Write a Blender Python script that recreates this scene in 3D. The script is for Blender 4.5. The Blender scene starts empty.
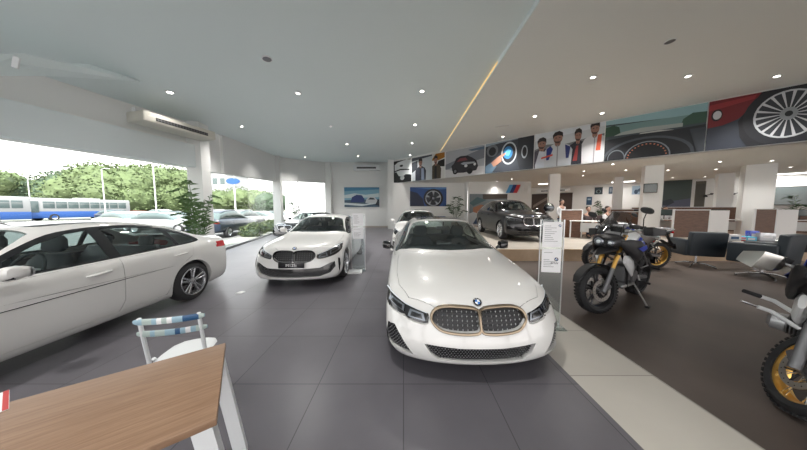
import bpy, bmesh, math, random
from mathutils import Vector, Matrix
from mathutils.bvhtree import BVHTree
R = math.radians
random.seed(7)
SC = bpy.context.scene
COL = SC.collection
# ------------------------------------------------------------------ camera
FPX, CAMH, PITCH = 224.0, 1.6, R(4.09)
cam = bpy.data.cameras.new('camera'); cam.sensor_width = 36; cam.lens = 36*FPX/807; cam.clip_end = 500; cam.clip_start = .05
camo = bpy.data.objects.new('camera', cam); COL.objects.link(camo)
camo.location = (0, 0, CAMH); camo.rotation_euler = (R(90)-PITCH, 0, 0); SC.camera = camo
def ray(px, py):
    x = (px-403.5)/FPX; y = (225-py)/FPX
    return Vector((x, math.cos(PITCH)+y*math.sin(PITCH), -math.sin(PITCH)+y*math.cos(PITCH)))
def onz(px, py, z=0.0):
    d = ray(px, py); t = (z-CAMH)/d.z
    return Vector((d.x*t, d.y*t, z))
def aty(px, py, Y):
    d = ray(px, py); t = Y/d.y
    return Vector((d.x*t, Y, CAMH+d.z*t))
# ------------------------------------------------------------------ materials
MAT = {}
def mat(name, col, rough=.5, metal=0, coat=0, emit=None, es=1, alpha=1, spec=.5, noise=None, bump=None):
    if name in MAT: return MAT[name]
    m = bpy.data.materials.new(name); m.use_nodes = True
    nt = m.node_tree; b = nt.nodes['Principled BSDF']
    b.inputs['Base Color'].default_value = (*col, 1)
    b.inputs['Roughness'].default_value = rough; b.inputs['Metallic'].default_value = metal
    b.inputs['Coat Weight'].default_value = coat; b.inputs['Coat Roughness'].default_value = .04
    b.inputs['Specular IOR Level'].default_value = spec
    if emit: b.inputs['Emission Color'].default_value = (*emit, 1); b.inputs['Emission Strength'].default_value = es
    if noise or bump:
        tc = nt.nodes.new('ShaderNodeTexCoord')
    if noise:
        sc, amt, stretch = noise
        mp = nt.nodes.new('ShaderNodeMapping'); mp.inputs['Scale'].default_value = stretch
        n = nt.nodes.new('ShaderNodeTexNoise'); n.inputs['Scale'].default_value = sc; n.inputs['Detail'].default_value = 5
        mx = nt.nodes.new('ShaderNodeMix'); mx.data_type = 'RGBA'
        mx.inputs[6].default_value = (*[c*(1-amt) for c in col], 1); mx.inputs[7].default_value = (*[min(1, c*(1+amt)) for c in col], 1)
        nt.links.new(tc.outputs['Object'], mp.inputs[0]); nt.links.new(mp.outputs[0], n.inputs[0])
        nt.links.new(n.outputs[0], mx.inputs[0]); nt.links.new(mx.outputs[2], b.inputs['Base Color'])
    if bump:
        n2 = nt.nodes.new('ShaderNodeTexNoise'); n2.inputs['Scale'].default_value = bump[0]
        bp = nt.nodes.new('ShaderNodeBump'); bp.inputs['Strength'].default_value = bump[1]; bp.inputs['Distance'].default_value = .01
        nt.links.new(tc.outputs['Object'], n2.inputs[0]); nt.links.new(n2.outputs[0], bp.inputs['Height']); nt.links.new(bp.outputs[0], b.inputs['Normal'])
    MAT[name] = m; return m
def glassmat(name, tint, refl=1.0, rough=.0):
    m = bpy.data.materials.new(name); m.use_nodes = True; nt = m.node_tree; nt.nodes.clear()
    out = nt.nodes.new('ShaderNodeOutputMaterial'); t = nt.nodes.new('ShaderNodeBsdfTransparent'); t.inputs[0].default_value = (*tint, 1)
    g = nt.nodes.new('ShaderNodeBsdfGlossy'); g.inputs['Roughness'].default_value = rough; g.inputs[0].default_value = (1, 1, 1, 1)
    f0 = nt.nodes.new('ShaderNodeLayerWeight'); f0.inputs[0].default_value = .5
    f = nt.nodes.new('ShaderNodeMath'); f.operation = 'POWER'; f.inputs[1].default_value = 4.5; nt.links.new(f0.outputs['Facing'], f.inputs[0])
    mul = nt.nodes.new('ShaderNodeMath'); mul.operation = 'MULTIPLY_ADD'; mul.inputs[1].default_value = .8*refl; mul.inputs[2].default_value = .045*refl
    mx = nt.nodes.new('ShaderNodeMixShader')
    nt.links.new(f.outputs[0], mul.inputs[0]); nt.links.new(mul.outputs[0], mx.inputs[0]); nt.links.new(t.outputs[0], mx.inputs[1]); nt.links.new(g.outputs[0], mx.inputs[2])
    nt.links.new(mx.outputs[0], out.inputs[0]); MAT[name] = m; return m
def S(r, g, b):
    f = lambda c: ((c/255+.055)/1.055)**2.4 if c > 10 else c/255/12.92
    return (f(r), f(g), f(b))
# ------------------------------------------------------------------ objects
def link(o, parent=None):
    COL.objects.link(o)
    if parent: o.parent = parent
    return o
def tag(o, label=None, cat=None, group=None, kind=None):
    if label: o['label'] = label
    if cat: o['category'] = cat
    if group: o['group'] = group
    if kind: o['kind'] = kind
    return o
def thing(name, label, cat, loc=(0, 0, 0), rz=0, group=None, scale=1):
    o = bpy.data.objects.new(name, None); o.empty_display_size = .1
    o.location = loc; o.rotation_euler = (0, 0, rz); o.scale = (scale,)*3
    link(o); return tag(o, label, cat, group)
def copy_tree(o, parent=None):
    c = o.copy(); COL.objects.link(c); c.parent = parent
    for ch in list(o.children): copy_tree(ch, c)
    return c
class MB:
    def __init__(s): s.v = []; s.f = []; s.m = []; s.mats = []
    def mi(s, m):
        if m not in s.mats: s.mats.append(m)
        return s.mats.index(m)
    def add(s, vs, fs, m):
        o = len(s.v); k = s.mi(m); s.v += [Vector(v) for v in vs]
        for f in fs: s.f.append([i+o for i in f]); s.m.append(k)
        return s
    def box(s, c, d, m, rz=0, rx=0, ry=0, bev=0):
        hx, hy, hz = d[0]/2, d[1]/2, d[2]/2
        if bev:
            bm = bmesh.new(); bmesh.ops.create_cube(bm, size=1)
            for v in bm.verts: v.co = Vector((v.co.x*d[0], v.co.y*d[1], v.co.z*d[2]))
            bmesh.ops.bevel(bm, geom=bm.edges[:], offset=bev, segments=3, profile=.5, affect='EDGES')
            bm.verts.index_update(); vs = [v.co.copy() for v in bm.verts]; fs = [[v.index for v in f.verts] for f in bm.faces]; bm.free()
        else:
            vs = [Vector((x, y, z)) for x in (-hx, hx) for y in (-hy, hy) for z in (-hz, hz)]
            fs = [(0, 1, 3, 2), (4, 6, 7, 5), (0, 4, 5, 1), (2, 3, 7, 6), (0, 2, 6, 4), (1, 5, 7, 3)]
        M = Matrix.Rotation(rz, 3, 'Z') @ Matrix.Rotation(ry, 3, 'Y') @ Matrix.Rotation(rx, 3, 'X')
        return s.add([M @ v + Vector(c) for v in vs], fs, m)
    def hull8(s, pts, m):   # 8 pts: bottom 4 (ccw) then top 4
        return s.add(pts, [(3, 2, 1, 0), (4, 5, 6, 7), (0, 1, 5, 4), (1, 2, 6, 5), (2, 3, 7, 6), (3, 0, 4, 7)], m)
    def prism(s, poly, z0, z1, m, M=None):
        n = len(poly); vs = [Vector((p[0], p[1], z0)) for p in poly]+[Vector((p[0], p[1], z1)) for p in poly]
        if M: vs = [M @ v for v in vs]
        return s.add(vs, [list(range(n))[::-1], list(range(n, 2*n))]+[(i, (i+1) % n, (i+1) % n+n, i+n) for i in range(n)], m)
    def tube(s, pts, r, m, n=8, cap=True):
        pts = [Vector(p) for p in pts]; k = len(pts)
        rs = r if isinstance(r, (list, tuple)) else [r]*k
        vs = []; up = None
        for i, p in enumerate(pts):
            t = (pts[min(i+1, k-1)]-pts[max(i-1, 0)]).normalized()
            if up is None:
                up = Vector((0, 0, 1)) if abs(t.z) < .9 else Vector((1, 0, 0))
            a = t.cross(up).normalized(); b = a.cross(t).normalized(); up = b
            for j in range(n):
                an = 2*math.pi*j/n; vs.append(p+(a*math.cos(an)+b*math.sin(an))*rs[i])
        fs = []
        for i in range(k-1):
            for j in range(n): fs.append((i*n+j, i*n+(j+1) % n, (i+1)*n+(j+1) % n, (i+1)*n+j))
        if cap: fs += [list(range(n))[::-1], [(k-1)*n+j for j in range(n)]]
        return s.add(vs, fs, m)
    def lathe(s, prof, m, c=(0, 0, 0), axis='z', n=32, close=False, cap=False):
        # prof: (radius, height along axis)
        vs = []; k = len(prof)
        for i in range(n):
            a = 2*math.pi*i/n
            for (r, h) in prof:
                p = (r*math.cos(a), r*math.sin(a), h)
                if axis == 'x': p = (h, p[0], p[1])
                if axis == 'y': p = (p[0], h, p[1])
                vs.append(Vector(p)+Vector(c))
        fs = []; kk = k if close else k-1
        for i in range(n):
            for j in range(kk):
                j2 = (j+1) % k; i2 = (i+1) % n
                fs.append((i*k+j, i2*k+j, i2*k+j2, i*k+j2))
        if cap:
            fs.append([i*k for i in range(n)][::-1]); fs.append([i*k+k-1 for i in range(n)])
        return s.add(vs, fs, m)
    def loft(s, secs, m, n=16, p=2.4, cap=True):
        # secs: (center, right vec, up vec) half-size vectors; superellipse exponent p
        vs = []; k = len(secs)
        for sec in secs:
            c, a, b = Vector(sec[0]), Vector(sec[1]), Vector(sec[2]); q = sec[3] if len(sec) > 3 else p
            for j in range(n):
                t = 2*math.pi*j/n; ct, st = math.cos(t), math.sin(t)
                vs.append(c+a*math.copysign(abs(ct)**(2/q), ct)+b*math.copysign(abs(st)**(2/q), st))
        fs = []
        for i in range(k-1):
            for j in range(n): fs.append((i*n+j, i*n+(j+1) % n, (i+1)*n+(j+1) % n, (i+1)*n+j))
        if cap: fs += [list(range(n))[::-1], [(k-1)*n+j for j in range(n)]]
        return s.add(vs, fs, m)
    def blob(s, c, r, m, sub=2, jit=0, seed=0):
        bm = bmesh.new(); bmesh.ops.create_icosphere(bm, subdivisions=sub, radius=1); rn = random.Random(seed)
        r = Vector(r) if not isinstance(r, (int, float)) else Vector((r, r, r))
        for v in bm.verts: v.co = v.co*(1+jit*(rn.random()-.5))
        bm.verts.index_update(); vs = [Vector((v.co.x*r.x, v.co.y*r.y, v.co.z*r.z))+Vector(c) for v in bm.verts]; fs = [[v.index for v in f.verts] for f in bm.faces]; bm.free()
        return s.add(vs, fs, m)
    def build(s, name, parent=None, loc=None, rz=None, ang=40, fix=True, label=None):
        me = bpy.data.meshes.new(name); me.from_pydata([tuple(v) for v in s.v], [], s.f)
        for m in s.mats: me.materials.append(MAT[m] if isinstance(m, str) else m)
        me.polygons.foreach_set('material_index', s.m)
        me.polygons.foreach_set('use_smooth', [True]*len(s.f))
        if fix:
            bm = bmesh.new(); bm.from_mesh(me); bmesh.ops.recalc_face_normals(bm, faces=bm.faces[:]); bm.to_mesh(me); bm.free()
        me.set_sharp_from_angle(angle=R(ang)); me.update()
        o = bpy.data.objects.new(name, me); link(o, parent)
        if loc is not None: o.location = loc
        if rz is not None: o.rotation_euler = (0, 0, rz)
        if label: o['label'] = label
        return o
def text_mesh(name, body, size, m, parent=None, M=None, depth=.001, align='CENTER'):
    cu = bpy.data.curves.new(name, 'FONT'); cu.body = body; cu.size = size; cu.extrude = depth; cu.align_x = align; cu.align_y = 'CENTER'; cu.resolution_u = 3
    t = bpy.data.objects.new(name+'_t', cu); COL.objects.link(t)
    dg = bpy.context.evaluated_depsgraph_get(); dg.update()
    me = bpy.data.meshes.new_from_object(t.evaluated_get(dg)); bpy.data.objects.remove(t); bpy.data.curves.remove(cu)
    me.materials.clear(); me.materials.append(MAT[m]); me.name = name
    if M is not None: me.transform(M)
    o = bpy.data.objects.new(name, me); link(o, parent); return o
def smooth_poly(pts, n=4):
    out = []; k = len(pts)
    for i in range(k):
        p0, p1, p2, p3 = [Vector(pts[(i+d) % k]) for d in (-1, 0, 1, 2)]
        for j in range(n):
            t = j/n; out.append(tuple(.5*((2*p1)+(-p0+p2)*t+(2*p0-5*p1+4*p2-p3)*t*t+(-p0+3*p1-3*p2+p3)*t**3)))
    return out
def inpoly(x, y, poly):
    c = False; n = len(poly); j = n-1
    for i in range(n):
        xi, yi = poly[i]; xj, yj = poly[j]
        if (yi > y) != (yj > y) and x < (xj-xi)*(y-yi)/(yj-yi)+xi: c = not c
        j = i
    return c
mat('paint_white', (.68, .675, .66), .28, coat=1)
mat('paint_black', (.006, .0065, .008), .3, coat=.6, spec=.3)
mat('paint_graphite', (.05, .055, .06), .25, metal=.3, coat=1)
mat('paint_blue', (.008, .016, .035), .35, coat=.4)
mat('paint_red', (.4, .02, .02), .3, coat=1)
mat('paint_silver', (.45, .46, .48), .3, metal=.5, coat=1)
mat('black_gloss', (.008, .008, .01), .12, coat=.5)
mat('black_plastic', (.018, .018, .02), .5)
mat('rubber', (.02, .02, .022), .75)
mat('leather_black', (.018, .026, .034), .5)
mat('chrome', (.8, .8, .82), .12, metal=1)
mat('satin', (.55, .55, .56), .3, metal=1)
mat('bronze', (.27, .215, .155), .3, metal=1)
mat('rim_dark', (.06, .06, .065), .35, metal=.7)
mat('rim_bright', (.62, .63, .65), .25, metal=.9)
mat('lamp_silver', (.22, .235, .26), .22, metal=.8)
mat('lamp_white', (.75, .8, .85), .2)
mat('tail_red', (.45, .01, .015), .15, coat=1)
mat('blue_logo', (.02, .15, .5), .3)
mat('white_plain', (.82, .82, .82), .5)
mat('text_dark', (.03, .03, .035), .6)
mat('gold', (.75, .45, .12), .3, metal=.9)
mat('bike_blue', (.02, .06, .5), .3, coat=.5)
mat('bike_white', (.86, .87, .88), .3, coat=.6)
mat('engine_grey', (.2, .2, .21), .45, metal=.6)
mat('seat_brown', (.06, .045, .038), .6)
mat('steel', (.6, .58, .55), .3, metal=1)
glassmat('car_glass', (.58, .65, .64), 1.4)
glassmat('pane_glass', (.93, .96, .95), .35)
glassmat('acrylic', (.90, .95, .95), 1.5)
glassmat('screen_glass', (.45, .45, .46), 1.6, .05)
mat('wall_paint', (.78, .785, .77), .8)
mat('ceiling_paint', (.80, .885, .89), .85)
mat('column_paint', (.86, .87, .86), .7)
mat('beam_paint', (.72, .78, .79), .8)
mat('ceiling_warm', (.82, .83, .80), .85)
mat('cove_glow', (.7, .5, .2), .6, emit=(1, .62, .2), es=.5)
mat('lamp_glow', (1, 1, 1), .5, emit=(1, .9, .8), es=14)
mat('lamp_panel', (1, 1, 1), .5, emit=(1, .95, .9), es=3)
mat('grille_dark', (.03, .03, .03), .6)
mat('plastic_cream', (.62, .60, .53), .5)
mat('baseboard', (.5, .45, .4), .6)
mat('metal_white', (.75, .77, .78), .35)
mat('skin', (.45, .27, .2), .6)
mat('hair', (.03, .02, .015), .7)
mat('cloth_white', (.7, .7, .72), .8)
mat('cloth_navy', (.02, .03, .07), .8)
mat('cloth_blue', (.12, .22, .33), .8)
mat('cloth_dark', (.07, .05, .05), .8)
mat('leaf', (.07, .14, .04), .5, noise=(6, .5, (1, 1, 1)))
mat('leaf_room', (.035, .085, .03), .45, noise=(6, .5, (1, 1, 1)))
mat('tree_leaf', (.10, .135, .055), .8, noise=(.8, .45, (1, 1, 1)))
mat('tree_leaf_dark', (.045, .075, .04), .8, noise=(.8, .45, (1, 1, 1)))
mat('trunk', (.15, .12, .09), .8)
mat('bus_white', (.34, .34, .34), .4)
mat('bus_blue', (.02, .085, .30), .4)
mat('bus_glass', (.09, .12, .12), .1)
mat('asphalt', (.17, .168, .165), .9, noise=(.6, .2, (1, 1, 1)))
mat('gravel', (.26, .27, .24), .95, noise=(9, .5, (1, 1, 1)))
mat('kerb', (.25, .27, .24), .9)
mat('concrete', (.5, .5, .5), .8)
mat('paper', (.82, .82, .84), .6)
mat('red', (.5, .03, .03), .5)
mat('cyan', (.1, .45, .65), .5)
def woodmat(name, c1, c2, sc, stretch, rough=.4, rz=0):
    m = bpy.data.materials.new(name); m.use_nodes = True; nt = m.node_tree; b = nt.nodes['Principled BSDF']
    tc = nt.nodes.new('ShaderNodeTexCoord'); mp = nt.nodes.new('ShaderNodeMapping'); mp.inputs['Scale'].default_value = stretch; mp.inputs['Rotation'].default_value = (0, 0, rz)
    n = nt.nodes.new('ShaderNodeTexNoise'); n.inputs['Scale'].default_value = sc; n.inputs['Detail'].default_value = 8; n.inputs['Roughness'].default_value = .65
    cr = nt.nodes.new('ShaderNodeValToRGB'); cr.color_ramp.elements[0].position = .3; cr.color_ramp.elements[1].position = .7
    cr.color_ramp.elements[0].color = (*c1, 1); cr.color_ramp.elements[1].color = (*c2, 1)
    nt.links.new(tc.outputs['Object'], mp.inputs[0]); nt.links.new(mp.outputs[0], n.inputs[0]); nt.links.new(n.outputs[0], cr.inputs[0]); nt.links.new(cr.outputs[0], b.inputs['Base Color'])
    b.inputs['Roughness'].default_value = rough; MAT[name] = m
woodmat('table_wood', (.215, .12, .068), (.34, .215, .135), 3, (1.5, 26, 10), .4)
woodmat('partition_wood', (.085, .04, .022), (.17, .085, .05), 2, (2, 2, 14), .45)
woodmat('band_wood', (.48, .34, .22), (.60, .45, .31), 2, (1, 14, 1), .4)
def tilemat(name, col, joint, size, off, rough, var=.12, jw=.004, bumps=0, nscale=1.2):
    m = bpy.data.materials.new(name); m.use_nodes = True; nt = m.node_tree; b = nt.nodes['Principled BSDF']
    geo = nt.nodes.new('ShaderNodeNewGeometry'); mp = nt.nodes.new('ShaderNodeMapping')
    mp.inputs['Location'].default_value = (off[0], off[1], 0)
    nt.links.new(geo.outputs['Position'], mp.inputs[0])
    br = nt.nodes.new('ShaderNodeTexBrick'); br.offset = 0; br.squash = 1
    br.inputs['Scale'].default_value = 1; br.inputs['Mortar Size'].default_value = jw; br.inputs['Mortar Smooth'].default_value = .1
    br.inputs['Brick Width'].default_value = size; br.inputs['Row Height'].default_value = size; br.inputs['Bias'].default_value = 0
    br.inputs['Color1'].default_value = (*[c*(1-.05) for c in col], 1); br.inputs['Color2'].default_value = (*[c*(1+.05) for c in col], 1); br.inputs['Mortar'].default_value = (*joint, 1)
    nt.links.new(mp.outputs[0], br.inputs[0])
    n = nt.nodes.new('ShaderNodeTexNoise'); n.inputs['Scale'].default_value = nscale; n.inputs['Detail'].default_value = 6
    nt.links.new(geo.outputs['Position'], n.inputs[0])
    mr = nt.nodes.new('ShaderNodeMapRange'); mr.inputs['From Min'].default_value = .3; mr.inputs['From Max'].default_value = .7; mr.inputs['To Min'].default_value = 1-var; mr.inputs['To Max'].default_value = 1+var
    nt.links.new(n.outputs[0], mr.inputs[0])
    mx = nt.nodes.new('ShaderNodeVectorMath'); mx.operation = 'SCALE'
    nt.links.new(br.outputs[0], mx.inputs[0]); nt.links.new(mr.outputs[0], mx.inputs['Scale'])
    nt.links.new(mx.outputs[0], b.inputs['Base Color']); b.inputs['Roughness'].default_value = rough; MAT[name] = m
tilemat('floor_grey', (.118, .112, .126), (.045, .045, .05), .775, (0.0, -onz(400, 384).y), .33)
tilemat('floor_beige', (.50, .47, .42), (.2, .18, .16), .80, (0, -onz(600, 375.6).y), .35, .06)
tilemat('floor_dark', (.074, .058, .05), (.05, .04, .035), 20, (5, 5), .42, .35, .0, nscale=.8)
woodmat('floor_wood', (.22, .14, .09), (.34, .23, .15), 2, (14, 1, 1), .4)
tilemat('floor_office', (.42, .38, .33), (.3, .27, .23), .8, (0, 0), .4, .08)
def st(o): o['kind'] = 'structure'; return o
def quadwall(name, p, q, z0p, z0q, z1p, z1q, th, m, side=1):
    p = Vector((*p, 0)); q = Vector((*q, 0)); d = (q-p).normalized(); n = Vector((-d.y, d.x, 0))*th*side
    P = [p+Vector((0, 0, z0p)), q+Vector((0, 0, z0q)), q+n+Vector((0, 0, z0q)), p+n+Vector((0, 0, z0p)),
         p+Vector((0, 0, z1p)), q+Vector((0, 0, z1q)), q+n+Vector((0, 0, z1q)), p+n+Vector((0, 0, z1p))]
    b = MB(); b.hull8(P, m); return st(b.build(name))
def slab(name, poly, z0, z1, m):
    b = MB(); b.prism(poly, z0, z1, m); return st(b.build(name))
# plan of the place
WM, W1, W2, W2B, W3, W4 = (-7.75, -6), (-7.27, 4.04), (-6.55, 7.16), (-7.19, 9.84), (-8.46, 14.9), (-6.3, 19.3)
FD = Vector((.756, -.654, 0)); FN = Vector((.654, .756, 0)); F0 = Vector((-.8, 17.9, 0))
def fas(s, off=0, z=0): v = F0+FD*s+FN*off; return Vector((v.x, v.y, z))
HM = 3.6
# floors
slab('floor', [WM, (1.6, -6), (1.6, 19.4), W4, W3, W2, W1], -.1, 0, 'floor_grey')
slab('floor', [(1.6, -6), (2.41, -6), (2.41, 6.8), (1.6, 6.8)], -.1, 0, 'floor_beige')
slab('floor', [(2.41, -6), (46, -6), (46, 6.8), (2.41, 6.8)], -.1, 0, 'floor_dark')
HS = .36
slab('floor', [(1.95, 6.84), (46, 6.84), (46, 9.9), (6.2, 9.9), (6.2, 12.5), (1.95, 25)], -.1, HS, 'floor_office')
slab('floor', [(6.2, 9.9), (46, 9.9), (46, 25), (1.95, 25), (6.2, 12.5)], -.1, HS, 'floor_wood')
slab('floor', [(1.6, 6.8), (1.95, 6.8), (1.95, 19.4), (1.6, 19.4)], -.1, 0, 'floor_beige')
slab('trim_3', [(1.93, 6.8), (46, 6.8), (46, 6.84), (1.93, 6.84)], 0, HS+.004, 'band_wood')
slab('trim_3', [(1.91, 6.8), (1.95, 6.8), (1.95, 17.3), (1.91, 17.3)], 0, HS+.004, 'band_wood')
# left ceiling, rising from the glass front towards the fold
Lb = [(-7.75, -6, 4.23), (-7.27, 4.04, 4.23), (-6.75, 6.3, 4.23), (-6.6, 7.4, 4.24), (-7.19, 9.84, 4.5), (-7.9, 12.6, 4.8), (-8.5, 14.9, 5.05), (-8.2, 16.8, 5.25), (-7.5, 18.3, 5.4), (-6.3, 19.4, 5.56)]
Rb = [(2.46, -6, 5.43), (2.46, 4, 5.43), (2.46, 6.3, 5.43), (2.46, 7.4, 5.43), (2.46, 9.84, 5.43), (2.46, 12.6, 5.43), (2.46, 15.1, 5.43), (1.4, 16.1, 5.43), (.3, 17.1, 5.43), (-.8, 18.2, 5.43)]
def strips(L, Rr, n=10):
    vs = []; fs = []
    for a, b in zip(L, Rr):
        a, b = Vector(a), Vector(b)
        for i in range(n+1): vs.append(a.lerp(b, i/n))
    for j in range(len(L)-1):
        for i in range(n): q = j*(n+1)+i; fs.append((q, q+1, q+n+2, q+n+1))
    return vs, fs
cb = MB(); vs, fs = strips(Lb, Rb); cb.add(vs, fs, 'ceiling_paint'); cb.add([v+Vector((0, 0, .12)) for v in vs], fs, 'ceiling_paint')
cb.add([(-6.3, 19.4, 5.56), (-.8, 18.2, 5.43), (-.8, 19.6, 5.56), (-6.3, 19.6, 5.56)], [(0, 1, 2, 3)], 'ceiling_paint')
ceil_left = st(cb.build('ceiling', ang=60))
CL = BVHTree.FromPolygons([tuple(v) for v in cb.v], cb.f)
HR = 5.33
slab('ceiling', [(2.46, -6), (26.95, -6), (2.46, 15.1)], HR, HR+.12, 'ceiling_warm')
# fold fascia with warm cove strip
quadwall('trim_1', (2.46, -6), (2.46, 15.1), HR, HR, 5.62, 5.62, .02, 'ceiling_paint', 1)
b = MB(); b.box((2.449, 10.6, 5.405), (.02, 9.0, .05), 'cove_glow'); st(b.build('trim_2'))
# mezzanine ceiling and fascia wall
m0, m1, m2, m3 = fas(0), fas(36.6), Vector((46, -6, 0)), Vector((9.5, 24.2, 0))
slab('ceiling', [(m0.x, m0.y), (26.87, -6), (44.4, -6), (9.5, 24.6), (-.8, 24.6)], HM, HM+.08, 'ceiling_warm')
p, q = fas(-.0), fas(36.6); quadwall('wall_fascia', (p.x, p.y), (q.x, q.y), HM, HM, 5.55, 5.55, .15, 'wall_paint', 1)
quadwall('wall_office', (9.5, 24.2), (44.4, -6), 0, 0, HM, HM, .15, 'wall_paint', 1)
quadwall('wall_inner', (-.8, 17.3), (4.72, 17.3), 0, 0, HM, HM, .15, 'wall_paint', 1)
quadwall('wall_display', (4.78, 16.6), (9.35, 16.6), 0, 0, HM, HM, .15, 'wall_paint', 1)
quadwall('wall_side', (4.72, 16.6), (4.72, 17.45), 0, 0, HM, HM, .06, 'wall_paint', 1)
# far wall: lower part set back under an upper beam
quadwall('wall_far', (-6.3, 19.35), (-.8, 19.35), 0, 0, 5.7, 5.7, .15, 'wall_paint', 1)
quadwall('wall_far', (-6.3, 19.25), (-.8, 19.25), 3.78, 3.78, 5.7, 5.7, .1, 'wall_paint', 1)
quadwall('baseboard_far', (-6.3, 19.3), (-.8, 19.3), 0, 0, .14, .14, .05, 'baseboard', 1)
b = MB(); b.box((-1.0, 17.95, 2.8), (.48, .4, 5.6), 'wall_paint'); st(b.build('wall_pier'))
quadwall('wall_end', (-.8, 17.9), (-.8, 19.4), 0, 0, 5.7, 5.7, .1, 'wall_paint', -1)
# wall behind the camera with high openings for daylight
for k, x in enumerate((-7.75, -3.2, 1.6, 6.4, 11.2, 16.0, 20.8, 25.6, 30.4, 35.2, 40, 44.4)):
    b = MB(); b.box((x, -6.1, 2.8), (.5, .3, 5.6), 'wall_paint'); st(b.build('wall_back'))
b = MB(); b.box((18, -6.1, 4.9), (53, .28, 1.4), 'wall_paint'); st(b.build('wall_back'))
b = MB(); b.box((18, -6.1, .15), (53, .28, .3), 'wall_paint'); st(b.build('wall_back'))
# left facade
quadwall('wall_left', W1, W2, 2.88, 2.88, 4.3, 4.3, .25, 'wall_paint', 1)
quadwall('wall_left', WM, W1, 2.88, 2.88, 4.3, 4.3, .25, 'wall_paint', 1)
def inset(p, q, d):
    p, q = Vector(p), Vector(q); t = (q-p).normalized(); n = Vector((t.y, -t.x))*d; return tuple(p+n), tuple(q+n)
a, c = inset(W1, W2, .2); quadwall('wall_left', a, c, 2.88, 2.88, 3.55, 3.55, .2, 'beam_paint', 1)
a, c = inset(WM, W1, .2); quadwall('wall_left', a, c, 2.88, 2.88, 3.55, 3.55, .2, 'beam_paint', 1)
quadwall('wall_left', W2, W3, 2.84, 3.41, 4.3, 5.15, .25, 'wall_paint', 1)
quadwall('wall_left', (-6.9, 8.6), W3, 2.95, 3.45, 4.36, 5.15, .1, 'wall_paint', -1)
quadwall('wall_left', W3, (-7.9, 17.0), 3.45, 3.65, 5.12, 5.4, .25, 'wall_paint', 1)
quadwall('wall_left', (-7.9, 17.0), W4, 3.65, 3.8, 5.38, 5.7, .25, 'wall_paint', 1)
def pier(p, w, d, h, rz):
    b = MB(); b.box((0, 0, h/2), (w, d, h), 'wall_paint'); return st(b.build('wall_pier', loc=(*p, 0), rz=rz))
pier((-6.47, 7.2), .40, .42, 4.26, R(10))
pier((-8.35, 15.0), .45, .45, 5.15, R(10))
pier((-6.35, 19.2), .5, .5, 5.6, 0)
pier((-7.6, -.9), .45, .45, 4.3, R(3))
def window(n, p, q, z1p, z1q, div, z0=.06, fm='satin'):
    p3, q3 = Vector((*p, 0)), Vector((*q, 0)); d = (q3-p3); L = d.length; d.normalize(); nn = Vector((-d.y, d.x, 0))
    b = MB(); b.add([p3+nn*.1+Vector((0, 0, z0)), q3+nn*.1+Vector((0, 0, z0)), q3+nn*.1+Vector((0, 0, z1q)), p3+nn*.1+Vector((0, 0, z1p))], [(0, 1, 2, 3)], 'pane_glass')
    w = st(b.build('window_%d' % n)); f = MB()
    for i in range(div+1):
        c = p3+d*(L*i/div)+nn*.1; z = z1p+(z1q-z1p)*i/div
        f.box((c.x, c.y, z/2), (.035, .05, z), fm, rz=math.atan2(d.y, d.x))
    c = (p3+q3)/2+nn*.1; f.box((c.x, c.y, .04), (L, .07, .08), fm, rz=math.atan2(d.y, d.x))
    f.build('window_frame', w); return w
window(1, WM, W1, 2.88, 2.88, 1); window(2, W1, W2, 2.88, 2.88, 1); window(3, W2, W3, 2.85, 3.42, 1); window(4, W3, (-7.9, 17.0), 3.42, 3.65, 1); window(5, (-7.9, 17.0), W4, 3.65, 3.8, 1)
# downlights cut in by projecting onto the ceilings
def downlight(px, py, kind='left', r=.055, glow='lamp_glow', power=0, label=None, w=.035, at=None):
    d = ray(px, py); o = Vector((0, 0, CAMH))
    if at: o = Vector((at[0], at[1], 1)); d = Vector((0, 0, 1))
    if kind == 'left':
        hit = CL.ray_cast(o, d)[0]
        if hit is None: hit = o+d*((5.5-CAMH)/d.z)
    elif kind == 'right': hit = o+d*((HR-CAMH)/d.z)
    else: hit = o+d*((HM-CAMH)/d.z)
    t = thing('downlight', label, 'downlight', (hit.x, hit.y, hit.z-.004), 0, {'left': 'recessed spots in the left ceiling', 'right': 'recessed spots in the right ceiling', 'mezz': 'recessed spots under the mezzanine'}[kind])
    b = MB(); b.lathe([(r, .01), (r+w, .01), (r+w, -.006), (r, -.012)], 'metal_white', n=20, close=True); b.build('trim_ring', t)
    b = MB(); b.lathe([(0, -.002), (r, -.004)], glow, n=20); b.build('lamp', t)
    if power:
        l = bpy.data.lights.new('spot', 'SPOT'); l.energy = power; l.spot_size = R(115); l.spot_blend = 1; l.color = (1, .965, .92); l.shadow_soft_size = .12
        lo = bpy.data.objects.new('spot_light', l); lo.location = (0, 0, -.05); link(lo, t)
    return t
PL, PR, PM = 330, 330, 50
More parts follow.
